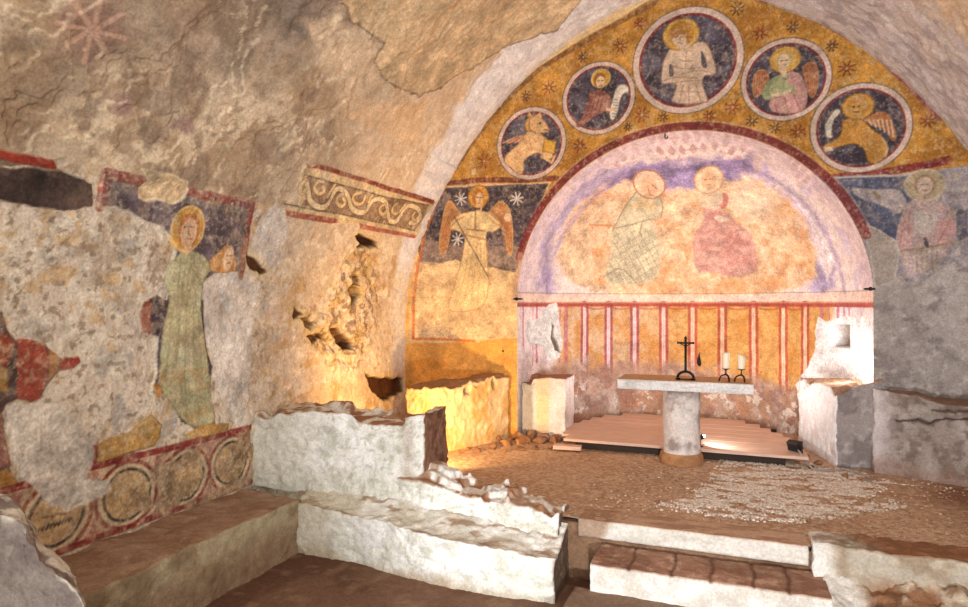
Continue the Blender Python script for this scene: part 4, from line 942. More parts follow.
# ================================================================== MASONRY
def rbox(name, fn, n, colfn, mat=None, amp=.03, freq=4, fine=.012, seed=0.0, parent=None, skip=(), post=None):
    """a block of rubble masonry: unit-cube skin mapped by fn(u,v,w) then weathered"""
    nx, ny, nz = n
    idx = {}; pts = []; faces = []
    def add(A, B, fu):
        # A,B integer grids
        return fu(A, B)
    allp = []; allf = []
    def side(na, nb, m):
        a, b = np.meshgrid(np.arange(na + 1), np.arange(nb + 1), indexing='ij')
        I = m(a.ravel(), b.ravel())
        key = (I[0] * 10007 + I[1]) * 10007 + I[2]
        allp.append((key, np.stack([I[0] / nx, I[1] / ny, I[2] / nz], 1)))
        allf.append(key[grid_faces(na + 1, nb + 1)])
    z = np.zeros_like
    if 'x0' not in skip: side(ny, nz, lambda a, b: (z(a), a, b))
    if 'x1' not in skip: side(ny, nz, lambda a, b: (z(a) + nx, a, b))
    if 'y0' not in skip: side(nx, nz, lambda a, b: (a, z(a), b))
    if 'y1' not in skip: side(nx, nz, lambda a, b: (a, z(a) + ny, b))
    if 'z0' not in skip: side(nx, ny, lambda a, b: (a, b, z(a)))
    if 'z1' not in skip: side(nx, ny, lambda a, b: (a, b, z(a) + nz))
    keys = np.concatenate([k for k, _ in allp]); uvw = np.concatenate([q for _, q in allp])
    uk, first, inv = np.unique(keys, return_index=True, return_inverse=True)
    uvw = uvw[first]
    F = np.concatenate(allf); F = np.searchsorted(uk, F.ravel()).reshape(F.shape)
    V = np.stack(fn(uvw[:, 0], uvw[:, 1], uvw[:, 2]), 1)
    d = np.stack([fbm(V, freq, 5, seed + k, .55) - .5 for k in (.1, .2, .3)], 1) * 2 * amp
    d += np.stack([fbm(V, 24, 3, seed + k) - .5 for k in (.4, .5, .6)], 1) * 2 * fine
    if post is not None: d = post(V, uvw, d)
    me = mesh_np('tmp', V, F, None, mat or M_STONE); nrm = np.empty(len(V) * 3, np.float32)
    bm = bmesh.new(); bm.from_mesh(me.data); bmesh.ops.recalc_face_normals(bm, faces=bm.faces); bm.to_mesh(me.data); bm.free()
    me.data.vertices.foreach_get('normal', nrm); nrm = nrm.reshape(-1, 3)
    V2 = V + d
    C, R = colfn(V, uvw, nrm)
    at = me.data.color_attributes.new('Col', 'FLOAT_COLOR', 'POINT')
    at.data.foreach_set('color', np.concatenate([lin(C), R[:, None]], 1).astype(np.float32).ravel())
    off = np.array(parent.location) if parent else np.zeros(3)
    me.data.vertices.foreach_set('co', (V2 - off).astype(np.float32).ravel()); me.data.update()
    me.name = name; me.data.name = name
    if parent: me.parent = parent
    return me
def mixc(C, m, c):
    return C * (1 - m[:, None]) + np.asarray(c)[None] * m[:, None]
WH = rgb(236, 234, 228); BRN = rgb(150, 112, 82); DBRN = rgb(104, 76, 58); GREENG = rgb(176, 174, 152)

# ---- bench along the left wall
def c_bench(V, q, n):
    C = np.tile(rgb(170, 150, 126), (len(V), 1)); a = fbm(V, 5, 5, 201); b = fbm(V, 14, 4, 202)
    C = mixc(C, sstep(.45, .62, a), rgb(140, 114, 92)); C = mixc(C, sstep(.52, .65, b) * .7, rgb(190, 176, 148))
    front = sstep(.3, .8, n[:, 0])
    C = mixc(C, front * .6, rgb(168, 156, 122)); C = mixc(C, sstep(.5, .62, a) * front * .6, rgb(128, 108, 82))
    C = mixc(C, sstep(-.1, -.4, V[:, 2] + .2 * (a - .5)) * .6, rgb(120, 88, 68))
    C = mixc(C, sstep(.6, .95, n[:, 2]) * .55, rgb(150, 112, 90))
    return C, np.full(len(V), .8)
o = rbox('stone_bench', lambda u, v, w: (-4.34 + u * .66, .4 + v * 4.45, -.52 + w * .525 - .03 * u * w), (28, 190, 26), c_bench, amp=.035, fine=.012, seed=1, skip=('z0',))
tag(o, 'long low masonry bench along the frescoed side wall', 'bench')

# ---- broken screen wall: high block at the left
def scr_top(x):
    return .74 - .05 * sstep(-3.6, -4.3, x)
def c_white(V, q, n):
    C = np.tile(WH, (len(V), 1)); a = fbm(V, 3.2, 5, 211); b = fbm(V, 10, 5, 212); c = fbm(V, 26, 3, 213)
    C = mixc(C, sstep(.46, .66, a) * .7, rgb(212, 212, 200)); C = mixc(C, sstep(.56, .68, b) * .55, rgb(188, 186, 166)); C = mixc(C, sstep(.62, .7, c) * .4, rgb(160, 148, 128))
    C = mixc(C, sstep(-3.4, -4.1, V[:, 0]) * .55, rgb(190, 184, 164))
    top = sstep(.5, .85, n[:, 2]); C = mixc(C, top * sstep(.45, .55, b) * .9, rgb(150, 104, 74))
    C = mixc(C, top * sstep(.38, .6, a) * .5, rgb(220, 210, 196))
    return C, .55 + .4 * sstep(.5, .6, b)
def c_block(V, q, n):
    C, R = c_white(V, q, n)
    e = sstep(.35, .75, n[:, 0]); C = mixc(C, np.maximum(e, sstep(.5, .9, n[:, 1])) * .95, rgb(128, 92, 72)); C = mixc(C, e * sstep(.5, .62, fbm(V, 12, 4, 215)) * .7, rgb(96, 66, 52))  # raw brown end, darkened further for the shade it lies in
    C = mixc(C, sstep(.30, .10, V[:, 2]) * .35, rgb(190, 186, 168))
    return C, R
def p_ledges(V, q, d):
    # crumbled, stepped upper edge
    t = sstep(.72, 1.0, q[:, 2]); s = fbm(V * np.array([1, 1, 0.3]), 2.4, 4, 220)
    d[:, 2] -= t * sstep(.46, .56, s) * .09
    d[:, 1] += t * (q[:, 1] < .5) * sstep(.48, .58, s) * .05
    return d
def f_block(u, v, w):
    x = -4.34 + u * 1.74; r = sstep(.75, 1, u) ** 2
    y = 4.98 + .12 * u + v * .62 + r * (.10 * (1 - v) - .05 * v)
    z = -.02 + w * (scr_top(x) + .02 + .02 * v)
    return x, y, z
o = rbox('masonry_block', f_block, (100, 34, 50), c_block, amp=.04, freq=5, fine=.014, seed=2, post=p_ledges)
tag(o, 'tall whitewashed stump of the broken screen wall with crumbling brown top', 'masonry block')
# ---- low remainder of the screen wall
def f_low(u, v, w):
    x = -2.90 + u * 1.57
    top = .25 - .17 * u + .02 * np.sin(u * 9) - .04 * sstep(.85, 1, u)
    y = 5.13 - .05 * u - .14 * (1 - w) ** .7 * (1 - v) * sstep(0, .25, u) + v * .34
    return x, y, -.5 + w * (top + .5)
def c_low(V, q, n):
    C, R = c_white(V, q, n)
    e = sstep(.6, .9, n[:, 0]); C = mixc(C, e * .9, rgb(110, 84, 66))
    return C, R
def p_low(V, q, d):
    t = sstep(.7, 1.0, q[:, 2]); s = fbm(V * np.array([1, 1, .2]), 4, 3, 231)
    d[:, 2] += t * (sstep(.40, .46, s) * .05 + sstep(.55, .60, s) * .05 - .05)
    d[:, 1] += t * (s - .5) * .12
    return d
o = rbox('masonry_remnant', f_low, (110, 32, 44), c_low, amp=.022, freq=6, fine=.010, seed=3, post=p_low, skip=('z0',))
tag(o, 'low jagged remainder of the whitewashed screen wall running towards the steps', 'masonry block')
# ---- bench in front of the screen wall
def f_fb(u, v, w):
    x = -3.74 + u * 2.47
    y0 = 4.80 - .15 * u + .04 * np.sin(u * 7) ; y1 = 5.16
    y = y0 + v * (y1 - y0)
    top = -.05 - .12 * u + .17 * v ** 2.2 * (1 - .3 * u)
    return x, y, -.52 + w * (top + .52)
def c_fb(V, q, n):
    C = np.tile(WH, (len(V), 1)); a = fbm(V, 4, 5, 241); b = fbm(V, 10, 5, 212); c = fbm(V * np.array([1, 3, 3]), 5, 4, 242)
    C = mixc(C, sstep(.46, .66, a) * .6, rgb(214, 212, 198)); C = mixc(C, sstep(.56, .68, b) * .5, rgb(190, 186, 166))
    top = sstep(.55, .9, n[:, 2]); C = mixc(C, top * sstep(.44, .6, a) * .5, rgb(196, 182, 160)); C = mixc(C, top * sstep(.56, .62, c) * .7, rgb(146, 116, 92))
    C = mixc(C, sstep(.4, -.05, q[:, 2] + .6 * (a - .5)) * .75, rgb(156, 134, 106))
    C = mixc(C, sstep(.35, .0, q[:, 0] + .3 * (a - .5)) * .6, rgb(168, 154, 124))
    C = mixc(C, sstep(.6, .9, n[:, 0]) * .9, rgb(96, 74, 60))  # end face by the steps darkened in colour for its shade
    return C, .55 + .4 * sstep(.5, .6, b)
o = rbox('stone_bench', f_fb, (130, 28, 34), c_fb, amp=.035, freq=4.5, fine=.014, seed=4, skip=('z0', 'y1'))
tag(o, 'white plastered bench at the foot of the broken screen wall', 'bench')
# ---- right-hand screen wall remainder and its sloping foot
def c_right(V, q, n):
    C = np.tile(rgb(178, 168, 152), (len(V), 1)); a = fbm(V, 3.5, 5, 251); b = fbm(V, 11, 5, 252)
    C = mixc(C, sstep(.48, .62, a) * .8, rgb(150, 130, 108)); C = mixc(C, sstep(.52, .64, b) * .6, rgb(202, 192, 174)); C = mixc(C, sstep(.74, .58, V[:, 0] + .15 * (a - .5)) * .9, rgb(224, 220, 214))
    top = sstep(.6, .9, n[:, 2]); C = mixc(C, top * .9 * sstep(.75, 1.0, V[:, 0] + .4 * (a - .5)), rgb(142, 98, 70)); C = mixc(C, top * sstep(.54, .64, b) * .5, rgb(120, 84, 62))
    C = mixc(C, sstep(-.35, -.7, n[:, 0]) * .85, rgb(224, 220, 212))
    C = mixc(C, sstep(-.10, -.22, V[:, 2] + .25 * (a - .5)) * sstep(.75, .95, V[:, 0]) * .85, rgb(138, 102, 76))
    return C, np.full(len(V), .75)
o = rbox('masonry_remnant', lambda u, v, w: (.51 + u * 2.4, 5.13 + .08 * u - .20 * (1 - w) ** 1.2 * (1 - v) + v * (.34 - .03 * u), -.5 + w * (.535 - .02 * u)), (110, 26, 34), c_right, amp=.03, freq=5, fine=.016, seed=5, skip=('z0', 'x1'))
tag(o, 'low broken screen wall with brown earthy top, to the right of the steps', 'masonry block')
def p_foot(V, q, d):
    s = fbm(V, 4.5, 4, 261); d[:, 2] += sstep(.5, 1, q[:, 2]) * (np.floor(s * 8) / 8 - .5) * .22 * sstep(0, .12, q[:, 0]); return d
def c_foot(V, q, n):
    C = np.tile(rgb(146, 106, 78), (len(V), 1)); a = fbm(V, 4.5, 4, 261); b = fbm(V, 12, 5, 262)
    C = mixc(C, sstep(.48, .54, a) * .85, rgb(206, 194, 174)); C = mixc(C, sstep(.52, .64, b) * .7, rgb(112, 80, 58)); C = mixc(C, sstep(.14, .08, q[:, 0] + .05 * (b - .5)) * .95, rgb(224, 220, 212))
    return C, np.full(len(V), .8)
o = rbox('broken_footing', lambda u, v, w: (.57 + u * 2.3, 4.42 + v * .82 , -.52 + w * (.14 + .29 * v)), (110, 44, 16), c_foot, amp=.03, freq=5, fine=.018, seed=6, post=p_foot, skip=('z0', 'x1'))
tag(o, 'broken brown stone footing with plaster scraps below the right screen wall', 'masonry block')

# ---- steps
def c_slab(V, q, n):
    C = np.tile(rgb(214, 208, 198), (len(V), 1)); a = fbm(V * np.array([1, 4, 9]), 4, 4, 271)
    C = mixc(C, sstep(.48, .62, a) * .5, rgb(190, 182, 168)); C = mixc(C, sstep(.5, .9, n[:, 2]) * .85, rgb(192, 156, 130))  # tread coloured darker than the riser, as under low front light
    C = mixc(C, sstep(-.92, -1.0, V[:, 0] - .6 * (V[:, 2] + .06) + .05 * (a - .5)) * .75, rgb(150, 118, 94)); C = mixc(C, sstep(.5, .9, n[:, 2]) * sstep(.5, .65, a) * .5, rgb(150, 112, 88))  # left of the front browned where the bench's shadow falls
    return C, np.full(len(V), .35)
o = rbox('stone_step', lambda u, v, w: (-1.19 + u * 1.675, 5.16 + v * .29, -.135 + w * .14), (90, 18, 9), c_slab, amp=.006, freq=4, fine=.004, seed=7)
tag(o, 'smooth pale stone slab forming the top step up to the gravel', 'step')
def joints(V):
    k = np.zeros(len(V))
    for x in (-.72, -.42, -.16, .12, .34): k = np.maximum(k, sstep(.02, .004, np.abs(V[:, 0] - x + .03 * np.sin(V[:, 1] * 20) * .3)))
    return k
def c_step2(V, q, n):
    C = np.tile(rgb(224, 218, 210), (len(V), 1)); a = fbm(V, 6, 5, 281); b = fbm(V, 16, 4, 282)
    C = mixc(C, sstep(.5, .64, a) * .5, rgb(190, 180, 164))
    t = sstep(.45, .85, n[:, 2]); C = mixc(C, t * .9, rgb(160, 118, 96)); C = mixc(C, t * sstep(.5, .6, b) * .7, rgb(196, 166, 146)); C = mixc(C, t * sstep(.52, .62, a) * .5, rgb(126, 92, 74))  # treads darkened in colour against the low-lit fronts
    C = mixc(C, joints(V) * .6 * t, rgb(84, 58, 46))
    return C, np.full(len(V), .6)
def p_step2(V, q, d):
    d[:, 2] -= joints(V) * .007 * (q[:, 2] > .9); return d
o = rbox('stone_step', lambda u, v, w: (-1.0 + u * 1.58, 4.72 + v * .44, -.5 + w * .33), (110, 30, 20), c_step2, amp=.012, freq=4, fine=.006, seed=8, post=p_step2, skip=('z0',))
tag(o, 'second step of worn reddish stones with a pale front', 'step')
def c_step3(V, q, n):
    C = np.tile(rgb(134, 110, 92), (len(V), 1)); a = fbm(V, 6, 5, 291); C = mixc(C, sstep(.5, .64, a) * .6, rgb(160, 134, 112)); return C, np.full(len(V), .6)
o = rbox('stone_step', lambda u, v, w: (-1.12 + u * 1.75, 3.95 + v * .82, -.5 + w * .13), (80, 40, 8), c_step3, amp=.012, freq=5, fine=.005, seed=9, skip=('z0',))
tag(o, 'lowest dark step, cut by the lower edge of the picture', 'step')

# ---- altar stub left, lit by the warm lamp
def c_stub(V, q, n):
    C = np.tile(rgb(230, 196, 146), (len(V), 1)); a = fbm(V, 4, 5, 301); b = fbm(V, 11, 5, 302)
    C = mixc(C, sstep(.48, .62, a) * .6, rgb(214, 158, 82)); C = mixc(C, sstep(.54, .66, b) * .6, rgb(240, 220, 172)); C = mixc(C, sstep(.6, .9, n[:, 2]) * .8, rgb(140, 98, 66))
    return C, np.full(len(V), .5)
def f_stub(u, v, w):
    # u along the block (away from the viewer), v from wall side to front face
    xf = -3.24 + .50 * u; y = 6.72 + 1.20 * u
    return xf - .42 * (1 - v) , y + .12 * (1 - v), -.02 + w * (.80 + .06 * u)
HOL = ((.42, .86, .05, .07), (.78, .88, .045, .08))
def stub_holes(q):
    k = np.zeros(len(q))
    for u0, w0, a, b in HOL: k = np.maximum(k, sstep(a, a * .5, np.abs(q[:, 0] - u0)) * sstep(b, b * .5, np.abs(q[:, 2] - w0)))
    return k * (q[:, 1] > .5)
def p_stub(V, q, d):
    t = sstep(.7, 1, q[:, 2]); s = fbm(V, 3.2, 4, 305); d[:, 2] -= t * sstep(.46, .6, s) * .045
    d[:, 0] -= stub_holes(q) * .13
    return d
def c_stub2(V, q, n):
    C, R = c_stub(V, q, n)
    return mixc(C, stub_holes(q) * .8, rgb(96, 62, 40)), R
o = rbox('side_altar_stump', f_stub, (80, 44, 44), c_stub2, amp=.03, freq=5, fine=.012, seed=10, post=p_stub, skip=('z0',))
tag(o, 'broken masonry block in warm yellow light, in the corner left of the apse', 'masonry block')
# ---- the two stumps in the mouth of the apse
def c_lst(V, q, n):
    C = np.tile(rgb(226, 216, 214), (len(V), 1)); a = fbm(V, 5, 5, 311)
    xx = q[:, 0]
    C = mixc(C, sstep(.3, .2, xx) * .9, rgb(150, 146, 132)); C = mixc(C, sstep(.3, .36, xx) * sstep(.66, .58, xx) * .9, rgb(236, 206, 160))  # left strip greyed to stand for the shade there
    C = mixc(C, sstep(.5, .64, a) * .4, rgb(190, 176, 168)); C = mixc(C, sstep(.6, .9, n[:, 2]) * .9, rgb(156, 106, 80))
    return C, np.full(len(V), .6)
def p_top(V, q, d):
    t = sstep(.6, 1, q[:, 2]); s = fbm(V, 4, 4, 315); d[:, 2] -= t * sstep(.45, .65, s) * .09; return d
o = rbox('masonry_stump', lambda u, v, w: (-2.62 + u * .58, 8.10 + v * .5 + 0 * u, -.02 + w * .80), (44, 30, 44), c_lst, amp=.02, freq=6, fine=.01, seed=11, post=p_top, skip=('z0',))
tag(o, 'small plastered masonry stump at the left jamb of the apse', 'masonry block', 'stumps at the apse jambs')
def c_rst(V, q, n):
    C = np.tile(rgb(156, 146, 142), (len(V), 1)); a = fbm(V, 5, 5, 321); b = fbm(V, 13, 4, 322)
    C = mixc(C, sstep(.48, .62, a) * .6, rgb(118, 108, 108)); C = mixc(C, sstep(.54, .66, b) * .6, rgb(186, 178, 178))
    C = mixc(C, sstep(-.3, -.6, n[:, 0]) * .95, rgb(240, 238, 240)); C = mixc(C, sstep(.6, .9, n[:, 2]) * .8, rgb(170, 130, 100))  # apse-facing side whitened in colour to look lit
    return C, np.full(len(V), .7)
def f_rst(u, v, w):
    x0 = 1.0 - .27 * v; return x0 + u * (1.46 - x0), 7.80 + v * 1.1, -.02 + w * (.86 + .10 * u * (1 - v))
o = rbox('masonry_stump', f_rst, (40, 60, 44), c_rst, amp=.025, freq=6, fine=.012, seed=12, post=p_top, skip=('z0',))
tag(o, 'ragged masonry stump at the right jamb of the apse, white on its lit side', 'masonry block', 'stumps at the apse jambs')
# ---- rough stone ledge below the right saint
def c_ledge(V, q, n):
    C = np.tile(rgb(150, 138, 130), (len(V), 1)); a = fbm(V, 4, 5, 331); b = fbm(V, 12, 4, 332)
    C = mixc(C, sstep(.48, .62, a) * .7, rgb(176, 164, 156)); C = mixc(C, sstep(.5, .62, b) * .75, rgb(116, 100, 92)); C = mixc(C, sstep(.16, .02, q[:, 0]) * .7, rgb(214, 206, 208))
    C = mixc(C, sstep(.6, .9, n[:, 2]) * .8, rgb(140, 110, 90)); C = mixc(C, led_cr(V, q) * .7, rgb(66, 50, 44)); C = mixc(C, sstep(.3, .0, q[:, 2] + .3 * (a - .5)) * .6, rgb(138, 108, 92))
    return C, np.full(len(V), .9)
def led_cr(V, q):
    s = fbm(V * np.array([1, 1, .2]), 3, 3, 335) - .5
    m = sstep(.02, .006, np.abs(V[:, 2] - .60 - .25 * s)) * (q[:, 0] > .12) + sstep(.018, .004, np.abs(V[:, 2] - .70 - .12 * s)) * (q[:, 0] > .3)
    return np.clip(m, 0, 1) * (q[:, 1] < .3)
def p_ledge(V, q, d):
    up = (V[:, 2] > .6 + .25 * (fbm(V * np.array([1, 1, .2]), 3, 3, 335) - .5)) * (q[:, 1] < .3)
    d[:, 1] += -.03 * up * (q[:, 0] > .1) + led_cr(V, q) * .025
    return d
def f_ledge(u, v, w):
    x = 1.34 + u * 1.5; yf = 7.76 - .62 * u - .10 * (1 - w) ** 2
    return x, yf + v * (8.02 - yf), -.02 + w * (.87 - .17 * u)
o = rbox('stone_ledge', f_ledge, (110, 20, 64), c_ledge, amp=.045, freq=4, fine=.016, seed=13, post=p_ledge, skip=('z0', 'x1'))
tag(o, 'cracked grey masonry ledge at the foot of the grey wall with the faded saint', 'ledge')
# ---- broken wall close to the viewer
def f_near(u, v, w):
    # u across the view, v away from the viewer, w height: the broken profile falls to the right
    cx, cy = -2.86, 1.86
    t = -1.1 + u * 1.385
    dx, dy = -.838 - .12 * t, .545 - .2 * t
    prof = np.interp(t, [-1.1, -.5, -.086, -.017, .02, .025, .07, .075, .1, .2, .26, .285], [1.05, .95, .845, .82, .78, .73, .69, .65, .62, .56, .50, .40])
    z = -.5 + w * (prof + .5)
    return cx + CA * t + dx * v * .35, cy + SA * t + dy * v * .35, z
def c_near(V, q, n):
    C = np.tile(rgb(146, 134, 126), (len(V), 1)); a = fbm(V, 4, 5, 341); b = fbm(V, 12, 4, 342)
    C = mixc(C, sstep(.47, .62, a) * .8, rgb(120, 106, 100)); C = mixc(C, sstep(.54, .66, b) * .5, rgb(172, 162, 152))
    C = mixc(C, sstep(.975, .995, q[:, 2]) * .8 * sstep(.5, .58, b + .05), rgb(224, 216, 200))
    return C, np.full(len(V), .7)
def p_near(V, q, d):
    s = fbm(V, 7, 4, 345); d[:, 2] += sstep(.85, 1, q[:, 2]) * (s - .5) * .05; return d
o = rbox('broken_masonry', f_near, (130, 16, 80), c_near, amp=.022, freq=9, fine=.010, seed=14, post=p_near, skip=('z0',))
tag(o, 'grey broken wall edge with white chipped rim, cut by the lower left corner', 'masonry block')

# ================================================================== FLOORS
def floor_mesh(name, x0, x1, y0, y1, z, st, colfn, amp):
    xs = np.arange(x0, x1 + st, st); ys = np.arange(y0, y1 + st, st)
    A, B = np.meshgrid(xs, ys, indexing='ij'); P = np.stack([A.ravel(), B.ravel(), np.full(A.size, z)], 1)
    C, R = colfn(P)
    P[:, 2] += (fbm(P, 1.5, 3, 351) - .5) * amp * 1.5 + (fbm(P, 18, 3, 352) - .5) * amp
    o = mesh_np(name, P, grid_faces(len(xs), len(ys)), np.concatenate([lin(C), R[:, None]], 1), M_EARTH)
    return tag(o, kind='structure')
def white_patch(P):
    a = fbm(P, 2.2, 4, 361)
    poly = [on_z(*q) for q in ((672, 505), (700, 492), (725, 478), (740, 462), (800, 458), (850, 468), (905, 485), (880, 500), (820, 512), (780, 520), (720, 512))]
    pt = Paint.__new__(Paint); pt.U = P[:, 0]; pt.V = P[:, 1]; pt.wu = pt.wv = np.zeros(len(P))
    sd = pt.sd_poly(np.arange(len(P)), poly, 0) + (a - .5) * .8
    return sstep(.15, -.15, sd)
def c_gravel(P):
    C = np.tile(rgb(204, 172, 144), (len(P), 1)); a = fbm(P, 2, 5, 362); b = fbm(P, 40, 2, 363)
    C = mixc(C, sstep(.45, .62, a) * .5, rgb(184, 148, 120)); C = mixc(C, sstep(.5, .66, b) * .6, rgb(222, 200, 178)); C = mixc(C, sstep(.5, .34, b) * .45, rgb(150, 116, 92))
    w = white_patch(P); C = mixc(C, w * .9 * sstep(.42, .56, fbm(P * np.array([1, 2.2, 1]), 7, 3, 364)), rgb(232, 222, 212))
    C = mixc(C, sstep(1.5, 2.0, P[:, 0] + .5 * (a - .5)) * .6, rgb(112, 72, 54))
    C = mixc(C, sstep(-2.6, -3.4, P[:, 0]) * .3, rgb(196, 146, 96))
    return C, np.full(len(P), 1.0)
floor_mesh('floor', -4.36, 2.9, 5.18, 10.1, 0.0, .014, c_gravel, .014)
def c_dirt(P):
    C = np.tile(rgb(122, 92, 74), (len(P), 1)); a = fbm(P, 2.5, 5, 371); C = mixc(C, sstep(.45, .62, a) * .7, rgb(96, 66, 52)); C = mixc(C, sstep(.55, .68, fbm(P, 9, 4, 372)) * .5, rgb(150, 122, 98)); return C, np.full(len(P), .6)
floor_mesh('floor', -4.36, 2.9, -1.6, 5.25, -.5, .03, c_dirt, .012)
def c_ris(V, q, n):
    C = np.tile(rgb(140, 108, 84), (len(V), 1)); a = fbm(V, 6, 5, 381); C = mixc(C, sstep(.5, .62, a) * .8, rgb(104, 76, 58)); return C, np.full(len(V), .9)
o = rbox('wall_front', lambda u, v, w: (-1.36 + u * 1.95, 5.20 + v * .12, -.52 + w * .47), (60, 6, 18), c_ris, amp=.02, freq=6, fine=.01, seed=15, skip=('z0',))
tag(o, kind='structure')

# ---- loose pale pebbles on the gravel (uncountable)
def pebbles():
    base = bmesh.new(); bmesh.ops.create_icosphere(base, subdivisions=1, radius=1.0)
    bv = np.array([v.co[:] for v in base.verts]); bf = np.array([[v.index for v in f.verts] for f in base.faces]); base.free()
    N = 9000
    x = rng.uniform(-1.3, 2.1, N * 6); y = rng.uniform(5.5, 7.75, N * 6)
    P = np.stack([x, y, np.zeros_like(x)], 1)
    st = fbm(P * np.array([1, 2.2, 1]), 7, 3, 364)
    w = white_patch(P) * sstep(.40, .56, st)
    keep = np.where(rng.random(len(x)) < w)[0][:N]
    gen = np.where(rng.random(len(x)) < .06)[0][:1500]
    keep = np.concatenate([keep, gen]); n = len(keep)
    sz = rng.uniform(.006, .014, n)
    off = P[keep] + np.stack([np.zeros(n), np.zeros(n), sz * .3], 1)
    jit = 1 + .35 * (rng.random((n, len(bv), 1)) - .5)
    sc = np.stack([sz * rng.uniform(.8, 1.5, n), sz * rng.uniform(.8, 1.5, n), sz * .7], 1)
    V = (bv[None] * jit * sc[:, None, :] + off[:, None, :]).reshape(-1, 3)
    F = (bf[None] + (np.arange(n) * len(bv))[:, None, None]).reshape(-1, 3)
    t = rng.random(n)[:, None]; c = rgb(246, 238, 230) * t + rgb(210, 190, 172) * (1 - t)
    dull = (np.arange(n) >= n - len(gen))[:, None]; c = np.where(dull, rgb(214, 184, 158) * t + rgb(150, 116, 92) * (1 - t), c)
    C = np.concatenate([lin(np.repeat(c, len(bv), 0)), np.full((n * len(bv), 1), .2)], 1)
    o = mesh_np('loose_gravel', V, F, C, M_EARTH, smooth=True)
    tag(o, 'scatter of pale loose pebbles on the gravel in front of the altar', 'gravel', kind='stuff')
pebbles()

# ================================================================== FURNISHINGS
M_IRON = mat_plain('black_iron', (26, 23, 22), .5, .6, 60, .4, .3, .001)
M_WAX = mat_plain('candle_wax', (244, 232, 204), .45, 0, 30, .06, .15, .002)
M_WICK = mat_plain('burnt_wick', (40, 32, 26), .9)
M_BLACK = mat_plain('black_plastic', (24, 24, 28), .4, 0, 40, .2, .05)
M_CABLE = mat_plain('grey_cable', (150, 144, 140), .5)
M_WOOD = mat_plain('larch_board', (212, 178, 158), .55, 0, 6, .22, .15, .003, stretch=(.8, 9, 9))
M_WOOD_D = mat_plain('dark_batten', (52, 38, 30), .8, 0, 6, .3, .2, .003, stretch=(.8, 9, 9))
M_LAMP = mat_emit('lit_lamp_glass', (1, .97, .92), 14)

def bm_obj(name, bm, mat, parent=None, smooth=False, bevel=0, seg=2):
    if bevel:
        bmesh.ops.bevel(bm, geom=[e for e in bm.edges if e.calc_face_angle(0) > .5], offset=bevel, segments=seg, affect='EDGES', profile=.5)
    bmesh.ops.recalc_face_normals(bm, faces=bm.faces)
    me = bpy.data.meshes.new(name); bm.to_mesh(me); bm.free()
    me.materials.append(mat)
    for p in me.polygons: p.use_smooth = smooth
    o = bpy.data.objects.new(name, me); COL.objects.link(o)
    if parent is not None: o.parent = parent
    return o
def add_box(bm, c, s, rz=0.0):
    m = Matrix.Translation(c) @ Matrix.Rotation(rz, 4, 'Z') @ Matrix.Diagonal((*s, 1))
    return bmesh.ops.create_cube(bm, size=1.0, matrix=m)['verts']
def add_lathe(bm, prof, c=(0, 0, 0), n=32, cap=True):
    rings = []
    for r, z in prof:
        rings.append([bm.verts.new((c[0] + r * math.cos(2 * math.pi * k / n), c[1] + r * math.sin(2 * math.pi * k / n), c[2] + z)) for k in range(n)])
    for a, b in zip(rings[:-1], rings[1:]):
        for k in range(n): bm.faces.new((a[k], a[(k + 1) % n], b[(k + 1) % n], b[k]))
    if cap: bm.faces.new(rings[0][::-1]); bm.faces.new(rings[-1])
    return rings
def add_tube(bm, pts, r, n=10):
    pts = [Vector(p) for p in pts]; rr = r if isinstance(r, (list, tuple)) else [r] * len(pts)
    prev = None; rings = []
    up = Vector((0, 0, 1))
    for i, p in enumerate(pts):
        t = (pts[min(i + 1, len(pts) - 1)] - pts[max(i - 1, 0)]).normalized()
        a = prev if prev is not None else (up if abs(t.z) < .9 else Vector((1, 0, 0)))
        s = t.cross(a).normalized(); u = s.cross(t).normalized(); prev = u
        rings.append([bm.verts.new(p + rr[i] * (math.cos(2 * math.pi * k / n) * s + math.sin(2 * math.pi * k / n) * u)) for k in range(n)])
    for a, b in zip(rings[:-1], rings[1:]):
        for k in range(n): bm.faces.new((a[k], a[(k + 1) % n], b[(k + 1) % n], b[k]))
    bm.faces.new(rings[0][::-1]); bm.faces.new(rings[-1])

